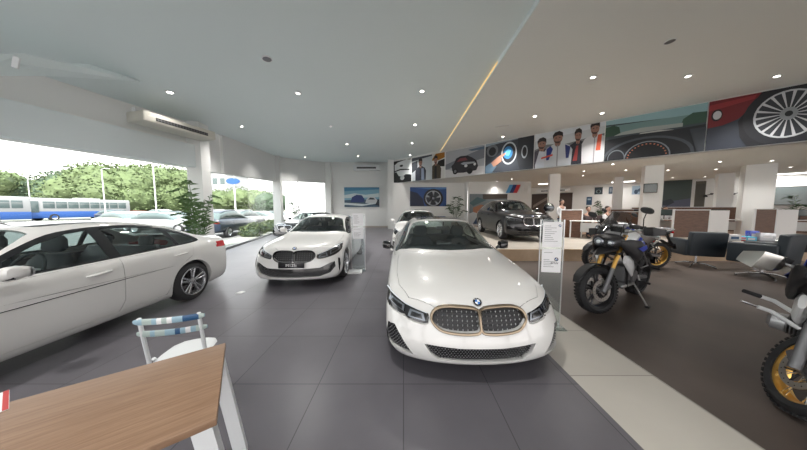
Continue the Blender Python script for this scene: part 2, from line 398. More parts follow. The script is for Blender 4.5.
for i, (x, y, lb) in enumerate([(170, 92, 'recessed ceiling spot above the split air conditioner, nearest of the left ceiling'), (241, 126, 'recessed ceiling spot between left pillar and white hatchback'), (298, 93, 'small recessed spot to the right of the round grey speaker'),
     (422, 91, 'recessed ceiling spot above the white sedan, closest to the warm fold'), (415, 124.5, 'second recessed ceiling spot behind the one over the white sedan'), (330, 126, 'small dim ceiling spot in the middle of the left ceiling'),
     (280, 145, 'ceiling spot near the curved corner of the glass front'), (305, 157, 'ceiling spot beside the far left corner'), (347, 144, 'ceiling spot in front of the far air conditioner'), (358, 156, 'ceiling spot directly above the far air conditioner'),
     (412, 143, 'third ceiling spot in the row leading to the posters'), (410, 155, 'last ceiling spot just above the leftmost poster')]):
    downlight(x, y, 'left', glow='lamp_glow' if i not in (2, 5) else 'lamp_panel', power=PL*(.15 if i == 0 else .6 if i in (1, 6) else .4 if i > 8 else 1), label=lb)  # all of these cast light, the ones with the weaker glow too
for x, y, lb in [(593, 77, 'recessed ceiling spot above the racing team poster'), (688, 76, 'recessed ceiling spot above the dashboard poster'), (777, 76, 'recessed ceiling spot above the red car poster'),
     (602, 113, 'bright ceiling spot close to the top of the racing team poster'), (535, 116, 'ceiling spot above the steering wheel poster'), (503, 136.5, 'ceiling spot touching the top of the steering wheel poster'), (690, 18, None), (560, 20, None)]:
    if lb: downlight(x, y, 'right', power=PR, label=lb)
for x, y, lb in [(613, 164, 'mezzanine spot left of the white column with the screen'), (584, 171, 'mezzanine spot between the standing person and the white column'), (583, 175.5, 'mezzanine spot over the left office desks'), (626, 170, 'mezzanine spot left of the middle column'),
     (668, 170, 'mezzanine spot right of the middle column'), (720, 161.5, 'mezzanine spot in front of the two right columns'), (673, 177.5, 'mezzanine spot near the dark office poster'), (716, 169, 'mezzanine spot above the far right column'), (705, 176.5, 'mezzanine spot beside the column with the red label'),
     (772, 160.5, 'mezzanine spot right of the large near column'), (791, 167, 'mezzanine spot above the office screen'), (512, 179, 'mezzanine spot above the stripe logo'), (497, 181, 'mezzanine spot above the black sport utility car'), (589, 164, None)]:
    if lb: downlight(x, y, 'mezz', r=.05, power=PM*(0 if 'logo' in lb else 1.6 if 'column' in lb and 'front' in lb or 'near column' in lb or 'with the screen' in lb else 1), label=lb)
for i, (x, y) in enumerate([(-4.5, 1.5), (-4.5, -2.5), (-.5, 1.2), (-.5, -2.8), (-2.5, -4.6), (1.2, -4.6)]):  # extra spots added out of view, to brighten the car fronts from the camera side
    downlight(0, 0, 'left', power=230 if i < 5 else 380, label=['added unseen ceiling spot over the bonnet of the left sedan', 'added unseen ceiling spot behind the left sedan, left row', 'added unseen ceiling spot above the wooden table', 'added unseen ceiling spot behind the wooden table', 'added unseen ceiling spot by the back openings, left', 'added unseen ceiling spot by the back openings, right'][i], at=(x, y))
def flatlamp(px, py, w, d, H, rz, lb):
    v = onz(px, py, H); t = thing('light_panel', lb, 'ceiling light', (v.x, v.y, H-.005), rz)
    b = MB(); b.box((0, 0, -.01), (w+.06, d+.06, .02), 'metal_white'); b.build('frame', t)
    b = MB(); b.box((0, 0, -.024), (w, d, .008), 'lamp_panel'); b.build('diffuser', t)
    l = bpy.data.lights.new('area', 'AREA'); l.shape = 'RECTANGLE'; l.size = w; l.size_y = d; l.energy = 28; l.color = (1, .97, .93)
    lo = bpy.data.objects.new('panel_light', l); lo.location = (0, 0, -.04); link(lo, t)
flatlamp(786, 173.5, 1.3, .6, HM, R(-41), 'rectangular light panel under the mezzanine near the right edge')
flatlamp(623, 181.5, 1.2, .6, HM, R(-41), 'rectangular light panel under the mezzanine behind the thin column')
flatlamp(546, 183.5, 1.0, .5, HM, R(-41), 'rectangular light panel under the mezzanine beside the leftmost column')
v = onz(502, 126, HR); t = thing('line_diffuser', 'slim white slot fitting in the right ceiling', 'ceiling fitting', (v.x, v.y, HR-.002), R(-20))
b = MB(); b.box((0, 0, -.005), (.62, .14, .012), 'metal_white'); b.build('frame', t)
b = MB(); b.box((0, 0, -.013), (.56, .05, .006), 'plastic_cream'); b.build('slot', t)
for px, py, H, lb in [(267, 58.5, None, 'round grey ceiling speaker in the left ceiling'), (670, 41, HR, 'round grey ceiling speaker in the right ceiling')]:
    hit = CL.ray_cast(Vector((0, 0, CAMH)), ray(px, py))[0] if H is None else onz(px, py, H)
    t = thing('ceiling_speaker', lb, 'speaker', (hit.x, hit.y, hit.z-.005)); t.rotation_euler = (0, R(-7) if H is None else 0, 0)
    b = MB(); b.lathe([(.0, -.012), (.07, -.014), (.085, -.01)], 'engine_grey', n=24); b.build('grille', t)
    b = MB(); b.lathe([(.085, .01), (.1, .01), (.1, -.01), (.085, -.014)], 'metal_white', n=24, close=True); b.build('trim_ring', t)
# ================================================================= cars
# own frame: x lateral, y from front (0) to back, z up
def lattice(st, NC=4, NR=4):
    """st: stations of dict y, rows [(x,z)]*4 (bottom..upper side), cols [(x,z)]*5 c0..c4 ; returns bmesh cage (full, mirrored)"""
    bm = bmesh.new(); V = {}
    nS = len(st)
    def P(j, i, k):   # i -4..4 column, k 0..4 row
        s = st[j]; sg = -1 if i < 0 else 1; a = abs(i)
        if k == NR: x, z = s['c'][a]
        elif a == NC: x, z = s['r'][k]
        else:
            xr, zr = s['r'][k]; f = s['c'][a][0]/s['c'][NC][0]; x = xr*f
            z = zr
        if a == NC and k == NR: x, z = s['c'][NC]
        y = s['y']+s.get('bend', 0)*(a/NC)**2.2 + (s.get('prof', [0]*5)[k])
        return Vector((sg*x, y, z))
    for j in range(nS):
        for i in range(-NC, NC+1):
            for k in range(NR+1):
                if j in (0, nS-1) or abs(i) == NC or k in (0, NR):
                    V[(j, i, k)] = bm.verts.new(P(j, i, k))
    def F(*k): bm.faces.new([V[q] for q in k])
    for j in range(nS-1):
        for i in range(-NC, NC):
            F((j, i, NR), (j, i+1, NR), (j+1, i+1, NR), (j+1, i, NR)); F((j, i, 0), (j+1, i, 0), (j+1, i+1, 0), (j, i+1, 0))
        for k in range(NR):
            F((j, NC, k), (j+1, NC, k), (j+1, NC, k+1), (j, NC, k+1)); F((j, -NC, k), (j, -NC, k+1), (j+1, -NC, k+1), (j+1, -NC, k))
    for i in range(-NC, NC):
        for k in range(NR):
            F((0, i, k), (0, i+1, k), (0, i+1, k+1), (0, i, k+1)); F((nS-1, i, k), (nS-1, i, k+1), (nS-1, i+1, k+1), (nS-1, i+1, k))
    bmesh.ops.recalc_face_normals(bm, faces=bm.faces[:])
    return bm
def subdivide(bm, lev):
    me = bpy.data.meshes.new('tmp'); bm.to_mesh(me); o = bpy.data.objects.new('tmp', me); COL.objects.link(o)
    md = o.modifiers.new('s', 'SUBSURF'); md.levels = lev; md.render_levels = lev
    dg = bpy.context.evaluated_depsgraph_get(); dg.update()
    m2 = bpy.data.meshes.new_from_object(o.evaluated_get(dg)); out = bmesh.new(); out.from_mesh(m2)
    bpy.data.objects.remove(o); bpy.data.meshes.remove(me); bpy.data.meshes.remove(m2); return out
AX = {'x': (1, 2, 0), 'y': (0, 2, 1), 'z': (0, 1, 2)}
def carve(bm, poly, axis, test, remove=True):
    """cut the outline (2D, seen along axis) into the shell and take the faces inside out as a new bmesh"""
    a, b, c = AX[axis]
    xs = [p[0] for p in poly]; ys = [p[1] for p in poly]
    x0, x1, y0, y1 = min(xs)-.01, max(xs)+.01, min(ys)-.01, max(ys)+.01
    def near(f, X0, X1, Y0, Y1):
        u = [v.co[a] for v in f.verts]; w = [v.co[b] for v in f.verts]
        return max(u) > X0 and min(u) < X1 and max(w) > Y0 and min(w) < Y1
    cand = {f for f in bm.faces if near(f, x0, x1, y0, y1) and test(f)}
    n = len(poly)
    for i in range(n):
        p, q = poly[i], poly[(i+1) % n]
        e = 1e-4; gf = [f for f in cand if f.is_valid and near(f, min(p[0], q[0])-e, max(p[0], q[0])+e, min(p[1], q[1])-e, max(p[1], q[1])+e)]
        if not gf: continue
        no = Vector((0, 0, 0)); no[a] = -(q[1]-p[1]); no[b] = q[0]-p[0]
        if no.length < 1e-7: continue
        co = Vector((0, 0, 0)); co[a] = p[0]; co[b] = p[1]
        es = set(); vs = set()
        for f in gf: es.update(f.edges); vs.update(f.verts)
        r = bmesh.ops.bisect_plane(bm, geom=gf+list(es)+list(vs), dist=1e-5, plane_co=co, plane_no=no.normalized())
        cand = {f for f in cand if f.is_valid} | {g for g in r['geom'] if isinstance(g, bmesh.types.BMFace)}
    ins = []
    for f in cand:
        if not f.is_valid: continue
        m = f.calc_center_median()
        if inpoly(m[a], m[b], poly) and test(f): ins.append(f)
    out = bmesh.new(); vm = {}
    for f in ins:
        L = []
        for v in f.verts:
            if v not in vm: vm[v] = out.verts.new(v.co)
            L.append(vm[v])
        try: out.faces.new(L)
        except ValueError: pass
    out.normal_update()
    if remove: bmesh.ops.delete(bm, geom=ins, context='FACES')
    return out
def lip(bm, depth=.02, shrink=0.0, only=None, dirv=None):
    """give the open border of a panel its thickness"""
    bm.normal_update()
    es = [e for e in bm.edges if e.is_boundary and (only is None or only(e))]
    if shrink:
        mv = {}
        for e in es:
            f = e.link_faces[0]; c = f.calc_center_median(); mid = (e.verts[0].co+e.verts[1].co)/2; t = (e.verts[1].co-e.verts[0].co)
            if t.length < 1e-9: continue
            d = f.normal.cross(t).normalized()
            if d.dot(c-mid) < 0: d = -d
            for v in e.verts: mv.setdefault(v, []).append(d)
        for v, ds in mv.items():
            s_ = Vector((0, 0, 0))
            for d in ds: s_ += d
            if s_.length > 1e-6: v.co += s_.normalized()*shrink
    nm = {v: (dirv if dirv is not None else v.normal.copy()) for e in es for v in e.verts}
    r = bmesh.ops.extrude_edge_only(bm, edges=es)
    nv = [g for g in r['geom'] if isinstance(g, bmesh.types.BMVert)]
    # new verts sit on the old ones
    old = {}
    for v in nm: old[(round(v.co.x, 6), round(v.co.y, 6), round(v.co.z, 6))] = nm[v]
    for v in nv:
        k = old.get((round(v.co.x, 6), round(v.co.y, 6), round(v.co.z, 6)))
        if k is not None: v.co -= k*depth
    return bm
def bm_obj(bm, name, m, parent=None, ang=35, offset=0):
    if offset:
        bm.normal_update()
        d = [v.normal*offset for v in bm.verts]
        for v, dd in zip(list(bm.verts), d): v.co += dd
    me = bpy.data.meshes.new(name); bm.to_mesh(me); bm.free()
    for mm in (m if isinstance(m, (list, tuple)) else [m]): me.materials.append(MAT[mm])
    me.polygons.foreach_set('use_smooth', [True]*len(me.polygons)); me.set_sharp_from_angle(angle=R(ang))
    o = bpy.data.objects.new(name, me); return link(o, parent)
def decal(mb, bvh, poly, axis, sgn, off, th, m, res=.03):
    """raised piece with the given outline lying on the shell; sgn: direction we look from along the axis"""
    a, b, c = AX[axis]; bm = bmesh.new()
    vs = []
    for p in poly:
        q = Vector((0, 0, 0)); q[a] = p[0]; q[b] = p[1]; vs.append(bm.verts.new(q))
    try: bm.faces.new(vs)
    except ValueError: return
    for ax, lo, hi in ((a, min(p[0] for p in poly), max(p[0] for p in poly)), (b, min(p[1] for p in poly), max(p[1] for p in poly))):
        t = math.floor(lo/res)*res+res
        while t < hi:
            co = Vector((0, 0, 0)); co[ax] = t; no = Vector((0, 0, 0)); no[ax] = 1
            bmesh.ops.bisect_plane(bm, geom=bm.faces[:]+bm.edges[:]+bm.verts[:], dist=1e-5, plane_co=co, plane_no=no); t += res
    dr = Vector((0, 0, 0)); dr[c] = -sgn; ok = {}
    last = None
    for v in bm.verts:
        o = v.co.copy(); o[c] = sgn*20
        h = bvh.ray_cast(o, dr)
        if h[0] is not None: ok[v] = (h[0], h[1]); last = h
    if not ok: bm.free(); return
    for v in bm.verts:
        if v not in ok:
            k = min(ok, key=lambda w: (w.co-v.co).length); ok[v] = (Vector([v.co[i] if i != c else ok[k][0][i] for i in range(3)]), ok[k][1])
    bm.verts.index_update(); n = len(bm.verts)
    nd = lambda nn: nn if nn.dot(dr) < 0 else -nn
    top = [ok[v][0]+nd(ok[v][1])*(off+th) for v in bm.verts]; bot = [ok[v][0]+nd(ok[v][1])*off for v in bm.verts]
    fs = [[v.index for v in f.verts] for f in bm.faces]; fb = [[i+n for i in f][::-1] for f in fs]
    bd = [(e.verts[0].index, e.verts[1].index) for e in bm.edges if e.is_boundary]
    mb.add(top+bot, fs+fb+[(i, j, j+n, i+n) for i, j in bd], m); bm.free()
def mir(poly): return [(-x, y) for x, y in poly][::-1]
def line2(p, w):
    """thin closed outline along a polyline"""
    p = [Vector(q) for q in p]; L = []; Rr = []
    for i, q in enumerate(p):
        t = (p[min(i+1, len(p)-1)]-p[max(i-1, 0)]).normalized(); n = Vector((-t.y, t.x))*w/2; L.append(tuple(q+n)); Rr.append(tuple(q-n))
    return L+Rr[::-1]
def ringstrip(poly, w):
    """closed outline -> list of short quads forming a band of width w outside it"""
    n = len(poly); P = [Vector(p) for p in poly]; ar = sum(P[i].x*P[(i+1) % n].y-P[(i+1) % n].x*P[i].y for i in range(n)); sg = 1 if ar > 0 else -1
    nn = []
    for i in range(n):
        t = (P[(i+1) % n]-P[i-1]).normalized(); nn.append(Vector((t.y, -t.x))*sg)
    ww = w if callable(w) else (lambda q: w)
    return [[tuple(P[i]), tuple(P[(i+1) % n]), tuple(P[(i+1) % n]+nn[(i+1) % n]*ww(P[(i+1) % n])), tuple(P[i]+nn[i]*ww(P[i]))] for i in range(n)]
def ringmesh(mb, bvh, poly, w, axis, sgn, off, th, m, inset=0):
    """closed band on the shell with shared vertices, rounded section"""
    a, b, c = AX[axis]; n = len(poly); P = [Vector(p) for p in poly]
    ar = sum(P[i].x*P[(i+1) % n].y-P[(i+1) % n].x*P[i].y for i in range(n)); sg = 1 if ar > 0 else -1
    ww = w if callable(w) else (lambda q: w)
    dr = Vector((0, 0, 0)); dr[c] = -sgn; rows = []
    prof = [(0, off-inset), (0.0, off+th*.6), (.25, off+th), (.75, off+th), (1, off+th*.5), (1.0, off-.004)]
    for i in range(n):
        t = (P[(i+1) % n]-P[i-1]).normalized(); q = Vector((t.y, -t.x))*sg; row = []
        for f, h in prof:
            p2 = P[i]+q*ww(P[i])*f; o = Vector((0, 0, 0)); o[a] = p2.x; o[b] = p2.y; o[c] = sgn*20
            hh = bvh.ray_cast(o, dr)
            if hh[0] is None: o[c] = (row[-1] if row else Vector((0, 0, 0)))[c]; row.append(o)
            else:
                no = hh[1] if hh[1].dot(dr) < 0 else -hh[1]; row.append(hh[0]+no*h)
        rows.append(row)
    k = len(prof); vs = [v for r in rows for v in r]
    mb.add(vs, [(i*k+j, ((i+1) % n)*k+j, ((i+1) % n)*k+j+1, i*k+j+1) for i in range(n) for j in range(k-1)], m)
# ---------------------------------------------------------------- wheels
def wheel(parent, x, y, r, side, style='double', steer=0, rimr=None):
    rr = rimr or r*.70; w = .225; s = side
    b = MB(); b.lathe([(rr, -w/2), (rr+.02, -w/2-.004), (r-.035, -w/2+.004), (r-.006, -w/2+.03), (r, -w/2+.06), (r, w/2-.06), (r-.006, w/2-.03), (r-.035, w/2-.004), (rr+.02, w/2+.004), (rr, w/2)], 'rubber', axis='x', n=48, close=True)
    wh = b.build('wheel', parent, loc=(x, y, r), rz=steer)
    f = s*w/2
    b = MB(); b.lathe([(rr+.004, f*.9), (rr-.012, f*1.0), (rr-.03, f*.55), (rr-.03, -f*.9), (rr, -f*.95)], 'rim_bright' if style == 'bright' else 'rim_dark', axis='x', n=48)
    b.lathe([(rr+.012, f*.97), (rr+.006, f*1.05), (rr-.008, f*1.02), (rr-.012, f*.9)], 'rim_bright', axis='x', n=48)
    cap = f*.78
    b.lathe([(0, cap+s*.012), (.03, cap+s*.012), (.055, cap), (.065, cap-s*.03), (.05, cap-s*.06)], 'rim_bright' if style != 'dark' else 'rim_dark', axis='x', n=24)
    ns = 5
    for i in range(ns):
        a = 2*math.pi*i/ns+.3
        for d in (-1, 1):
            a0 = a+d*.22; a1 = a+d*.17*(1.0 if style != 'y' else 1.9)
            p0 = Vector((0, math.cos(a0)*.045, math.sin(a0)*.045)); p1 = Vector((0, math.cos(a1)*(rr-.012), math.sin(a1)*(rr-.012)))
            t = (p1-p0).normalized(); nrm = Vector((0, -t.z, t.y)); hw0, hw1 = .014, .020
            vs = []
            for p, hw, xf in ((p0, hw0, cap), (p1, hw1, f*.93)):
                for q, dx in ((-1, 0), (-.55, s*.008), (.55, s*.008), (1, 0), (1, -s*.035), (-1, -s*.035)):
                    vs.append(p+nrm*hw*q+Vector((xf+dx, 0, 0)))
            fs = [(j, (j+1) % 6, (j+1) % 6+6, j+6) for j in range(6)]
            b.add(vs, fs, 'rim_bright')
        for d2 in (-1, 1):   # lug
            b.lathe([(0, cap+s*.004), (.006, cap+s*.004), (.006, cap-s*.02)], 'rim_dark', c=(0, math.cos(a+.6)*.04*1, math.sin(a+.6)*.04), axis='x', n=8)
    rim = b.build('rim', wh)
    b = MB(); b.lathe([(.0, -f*.2), (rr*.72, -f*.2), (rr*.72, -f*.05), (.05, -f*.05), (.0, -f*.05)], 'engine_grey', axis='x', n=32)
    b.build('brake_disc', wh)
    return wh
def roundel(parent, name, r, M, text=True):
    b = MB(); n = 32
    b.lathe([(0, .0), (0, .002), (r*.98, .002), (r, .0)], 'black_gloss', n=n); b.lathe([(r*.95, .002), (r*.97, .004), (r*1.02, .004), (r*1.05, 0)], 'chrome', n=n)
    b.lathe([(r*.60, .002), (r*.62, .004), (r*.65, .004), (r*.67, .002)], 'chrome', n=n)
    for q in range(4):
        vs = [Vector((0, 0, .0032))]+[Vector((math.cos(math.pi/2*(q+i/8))*r*.6, math.sin(math.pi/2*(q+i/8))*r*.6, .0032)) for i in range(9)]
        b.add(vs, [(0, i, i+1) for i in range(1, 9)], 'white_plain' if q % 2 == 0 else 'blue_logo')
    o = b.build(name, parent, fix=False); o.data.transform(M)
    if text:
        for ch, an in (('B', 125), ('M', 90), ('W', 55)):
            T = M @ Matrix.Translation((math.cos(R(an))*r*.81, math.sin(R(an))*r*.81, .003)) @ Matrix.Rotation(R(an-90), 4, 'Z')
            text_mesh('lettering', ch, r*.36, 'white_plain', o, T, depth=.0006)
    return o
def seatmesh(mb, x, y, z, m='leather_black', w=.52):
    mb.box((x, y, z), (w, .50, .14), m, bev=.05)
    mb.loft([((x, y+.26, z+.02), (w*.5, 0, 0), (0, .07, 0)), ((x, y+.33, z+.25), (w*.52, 0, 0), (0, .075, 0)), ((x, y+.42, z+.52), (w*.44, 0, 0), (0, .06, 0)), ((x, y+.45, z+.60), (w*.32, 0, 0), (0, .045, 0))], m, n=18, p=3.2)
    mb.loft([((x, y+.455, z+.62), (.10, 0, 0), (0, .035, 0)), ((x, y+.46, z+.66), (.135, 0, 0), (0, .05, 0)), ((x, y+.47, z+.76), (.125, 0, 0), (0, .05, 0)), ((x, y+.475, z+.81), (.09, 0, 0), (0, .03, 0))], m, n=16, p=2.8)
def ST(y, W, zb, zs, zc, rail=None, railz=None, belt=.06, prof=None, bend=0, crown=.02, c3x=None, hipx=.965):
    r = [(.90*W, zb), (.985*W, zb+.11), (W, zb+(zs-zb)*.5), (.997*W, zs-.13)]
    if rail: c = [(0, zc), (rail*.5, zc-.006), (rail, railz if railz else zc-.05), (c3x or .885*W, zs+belt), (hipx*W, zs)]
    else:
        c = [(0, zc-.004), (.28*W, zc-.012), (.56*W, zc-crown*.2), (.82*W, zs+(zc-zs)*.55), (.965*W, zs)]
    d = dict(y=y, r=r, c=c, bend=bend)
    if prof: d['prof'] = prof
    return d
def car_spec(kind):
    if kind == 'sedan':
        st = [ST(.0, .885, .15, .58, .665, bend=.26, prof=[.0, -.02, .0, .035, .11], crown=.02),
              ST(.20, .90, .155, .66, .75, bend=.20, prof=[0, 0, 0, 0, .03]),
              ST(.42, .91, .16, .735, .82, bend=.10), ST(.80, .917, .16, .80, .885, bend=.03), ST(1.15, .915, .16, .845, .925),
              ST(1.40, .913, .16, .875, .965), ST(1.66, .912, .16, .895, 1.14, .60, 1.09), ST(2.06, .912, .16, .905, 1.385, .585, 1.33), ST(2.25, .912, .16, .908, 1.432, .59, 1.385),
              ST(2.7, .913, .16, .915, 1.458, .60, 1.415), ST(3.15, .914, .16, .925, 1.445, .595, 1.395), ST(3.6, .916, .16, .935, 1.375, .575, 1.315), ST(3.98, .915, .17, .945, 1.215, .575, 1.155, belt=.08),
              ST(4.25, .905, .18, .95, 1.085, .59, 1.06, belt=.07), ST(4.48, .885, .20, .945, 1.07, .60, 1.055, belt=.05, bend=-.06), ST(4.64, .86, .23, .92, 1.06, .60, 1.045, belt=.05, bend=-.18), ST(4.71, .83, .27, .86, 1.0, bend=-.26, prof=[-.02, .02, .03, -.02, -.06])]
        return dict(L=4.71, W=.914, st=st, wy=(.80, 3.65), r=.335, arch=.372,
            dlo=[(1.60, .935), (1.78, 1.06), (2.10, 1.245), (2.35, 1.335), (2.75, 1.372), (3.15, 1.358), (3.5, 1.285), (3.78, 1.165), (3.90, 1.07), (3.87, 1.02), (3.6, .995), (3.0, .972), (2.4, .952), (1.9, .938)],
            panes=[[(1.84, .958), (1.90, 1.09), (2.14, 1.22), (2.38, 1.305), (2.58, 1.335), (2.60, .978)], [(2.72, .982), (2.70, 1.338), (3.0, 1.338), (3.3, 1.305), (3.42, 1.28), (3.46, 1.01)], [(3.52, 1.012), (3.49, 1.25), (3.72, 1.155), (3.83, 1.07), (3.80, 1.03), (3.7, 1.02)]],
            ws=[(0, 1.40), (.35, 1.43), (.66, 1.52), (.785, 1.63), (.66, 1.80), (.58, 2.05), (.53, 2.17), (.3, 2.13), (0, 2.12)],
            rw=[(0, 3.55), (.35, 3.56), (.50, 3.60), (.56, 3.85), (.60, 4.10), (.35, 4.18), (0, 4.2)],
            hood=[(0, .10), (.30, .11), (.47, .20), (.66, .30), (.76, .50), (.79, .80), (.785, 1.2), (.78, 1.42), (.66, 1.45), (.35, 1.37), (0, 1.345)],
            roofpanel=[(0, 2.24), (.38, 2.25), (.44, 2.32), (.45, 2.9), (.4, 2.97), (0, 2.98)],
            kid=smooth_poly([(.02, .635), (.15, .655), (.31, .655), (.40, .632), (.44, .58), (.415, .525), (.34, .48), (.19, .465), (.06, .468), (.016, .485), (.012, .55)], 3), kidw=.024,
            head=smooth_poly([(.475, .60), (.58, .625), (.72, .665), (.86, .72), (.90, .725), (.91, .64), (.86, .585), (.75, .555), (.70, .555), (.67, .53), (.57, .51), (.48, .515)], 2),
            intake=[(-.52, .355), (-.2, .34), (.2, .34), (.52, .355), (.46, .27), (.39, .222), (.2, .212), (-.2, .212), (-.39, .222), (-.46, .27)],
            vent=[(.80, .46), (.87, .455), (.895, .30), (.86, .255), (.62, .235), (.70, .33)],
            emb=(0, .70), door1=[(1.42, .90), (1.40, .60), (1.46, .30), (1.60, .26), (2.60, .26), (2.66, .40), (2.68, .95)], door2=[(2.68, .95), (2.66, .40), (2.60, .26), (3.2, .26), (3.30, .45), (3.42, .66), (3.66, .80), (3.72, .96)],
            handles=[(2.44, .82), (3.46, .855)], tail=[(.50, .93), (.70, .96), (.86, .955), (.90, .92), (.885, .84), (.62, .82), (.50, .84)], mirror=(1.80, .94), seats=(2.25, 3.1), plate=None)
    if kind == 'hatch':
        st = [ST(.0, .90, .16, .66, .80, bend=.28, prof=[.0, -.02, .0, .03, .10], crown=.02),
              ST(.20, .905, .165, .75, .865, bend=.20, prof=[0, 0, 0, 0, .03]),
              ST(.45, .893, .16, .82, .91, bend=.14), ST(.83, .90, .16, .86, .945, bend=.02), ST(1.10, .90, .16, .885, .975),
              ST(1.30, .90, .16, .90, 1.01), ST(1.52, .90, .16, .915, 1.15, .61, 1.10), ST(1.90, .90, .16, .93, 1.37, .60, 1.32), ST(2.12, .90, .16, .935, 1.425, .60, 1.375),
              ST(2.6, .90, .16, .945, 1.45, .605, 1.405), ST(3.1, .90, .16, .955, 1.44, .60, 1.39), ST(3.6, .90, .17, .97, 1.40, .58, 1.35), ST(3.95, .895, .18, .975, 1.34, .56, 1.29, belt=.07),
              ST(4.12, .88, .20, .97, 1.20, .56, 1.15, belt=.07, bend=-.05), ST(4.25, .86, .23, .95, 1.06, .58, 1.04, belt=.05, bend=-.12), ST(4.32, .83, .27, .88, .98, bend=-.2, prof=[-.02, .02, .03, -.02, -.06])]
        return dict(L=4.32, W=.90, st=st, wy=(.83, 3.50), r=.33, arch=.37,
            dlo=[(1.50, .96), (1.68, 1.08), (1.98, 1.245), (2.25, 1.325), (2.65, 1.362), (3.05, 1.348), (3.45, 1.29), (3.72, 1.20), (3.70, 1.06), (3.4, 1.025), (2.9, 1.0), (2.3, .975), (1.8, .96)],
            panes=[[(1.74, .98), (1.80, 1.09), (2.04, 1.22), (2.28, 1.30), (2.44, 1.325), (2.46, 1.0)], [(2.58, 1.005), (2.56, 1.33), (2.9, 1.328), (3.2, 1.295), (3.24, 1.04)], [(3.3, 1.045), (3.26, 1.28), (3.6, 1.2), (3.6, 1.08)]],
            ws=[(0, 1.30), (.35, 1.33), (.65, 1.41), (.765, 1.52), (.66, 1.68), (.59, 1.92), (.55, 2.03), (.3, 1.99), (0, 1.98)], rw=None,
            hood=[(0, .10), (.30, .12), (.45, .22), (.64, .33), (.74, .52), (.775, .8), (.76, 1.12), (.73, 1.35), (.62, 1.36), (.35, 1.27), (0, 1.245)],
            roofpanel=None,
            kid=smooth_poly([(.02, .725), (.13, .745), (.28, .745), (.37, .72), (.405, .665), (.38, .60), (.30, .555), (.16, .54), (.05, .545), (.018, .57), (.013, .63)], 3), kidw=.018,
            head=smooth_poly([(.45, .675), (.58, .73), (.72, .80), (.83, .86), (.875, .86), (.88, .77), (.84, .69), (.74, .635), (.64, .61), (.52, .59), (.45, .60)], 2),
            intake=[(-.78, .52), (-.70, .50), (-.52, .42), (-.2, .41), (.2, .41), (.52, .42), (.70, .50), (.78, .52), (.80, .42), (.70, .30), (.50, .24), (-.50, .24), (-.70, .30), (-.80, .42)],
            vent=[(.825, .58), (.865, .57), (.88, .46), (.87, .32), (.85, .30), (.84, .42)],
            emb=(0, .80), door1=[(1.32, .92), (1.30, .60), (1.36, .30), (1.50, .26), (2.45, .26), (2.50, .40), (2.52, .98)], door2=[(2.52, .98), (2.50, .40), (2.45, .26), (3.0, .26), (3.12, .45), (3.25, .66), (3.45, .80), (3.50, 1.0)],
            handles=[(2.28, .87), (3.26, .90)], tail=[(.50, .93), (.70, .96), (.84, .955), (.88, .92), (.865, .84), (.62, .82), (.50, .84)], mirror=(1.70, .97), seats=(2.15, 2.95), plate='M135i')
    if kind == 'suv':
        st = [ST(.0, .93, .24, .86, .98, bend=.24, prof=[.04, .0, .0, .02, .08], crown=.02),
              ST(.22, .90, .23, .94, 1.05, bend=.24, prof=[0, 0, 0, 0, .02]),
              ST(.45, .93, .22, .98, 1.085, bend=.12), ST(.85, .945, .22, 1.01, 1.12, bend=.02), ST(1.15, .945, .22, 1.03, 1.145),
              ST(1.38, .94, .22, 1.045, 1.18), ST(1.60, .94, .22, 1.06, 1.34, .66, 1.29), ST(1.95, .94, .22, 1.07, 1.58, .645, 1.53), ST(2.2, .94, .22, 1.075, 1.655, .65, 1.60),
              ST(2.7, .94, .22, 1.08, 1.685, .65, 1.635), ST(3.2, .94, .22, 1.09, 1.68, .64, 1.63), ST(3.75, .94, .23, 1.10, 1.65, .62, 1.59), ST(4.2, .93, .24, 1.11, 1.59, .60, 1.53, belt=.07),
              ST(4.42, .915, .27, 1.10, 1.42, .60, 1.37, belt=.07, bend=-.05), ST(4.58, .90, .3, 1.08, 1.2, .60, 1.18, belt=.05, bend=-.10), ST(4.68, .87, .34, 1.0, 1.1, bend=-.18, prof=[-.02, .02, .03, -.02, -.06])]
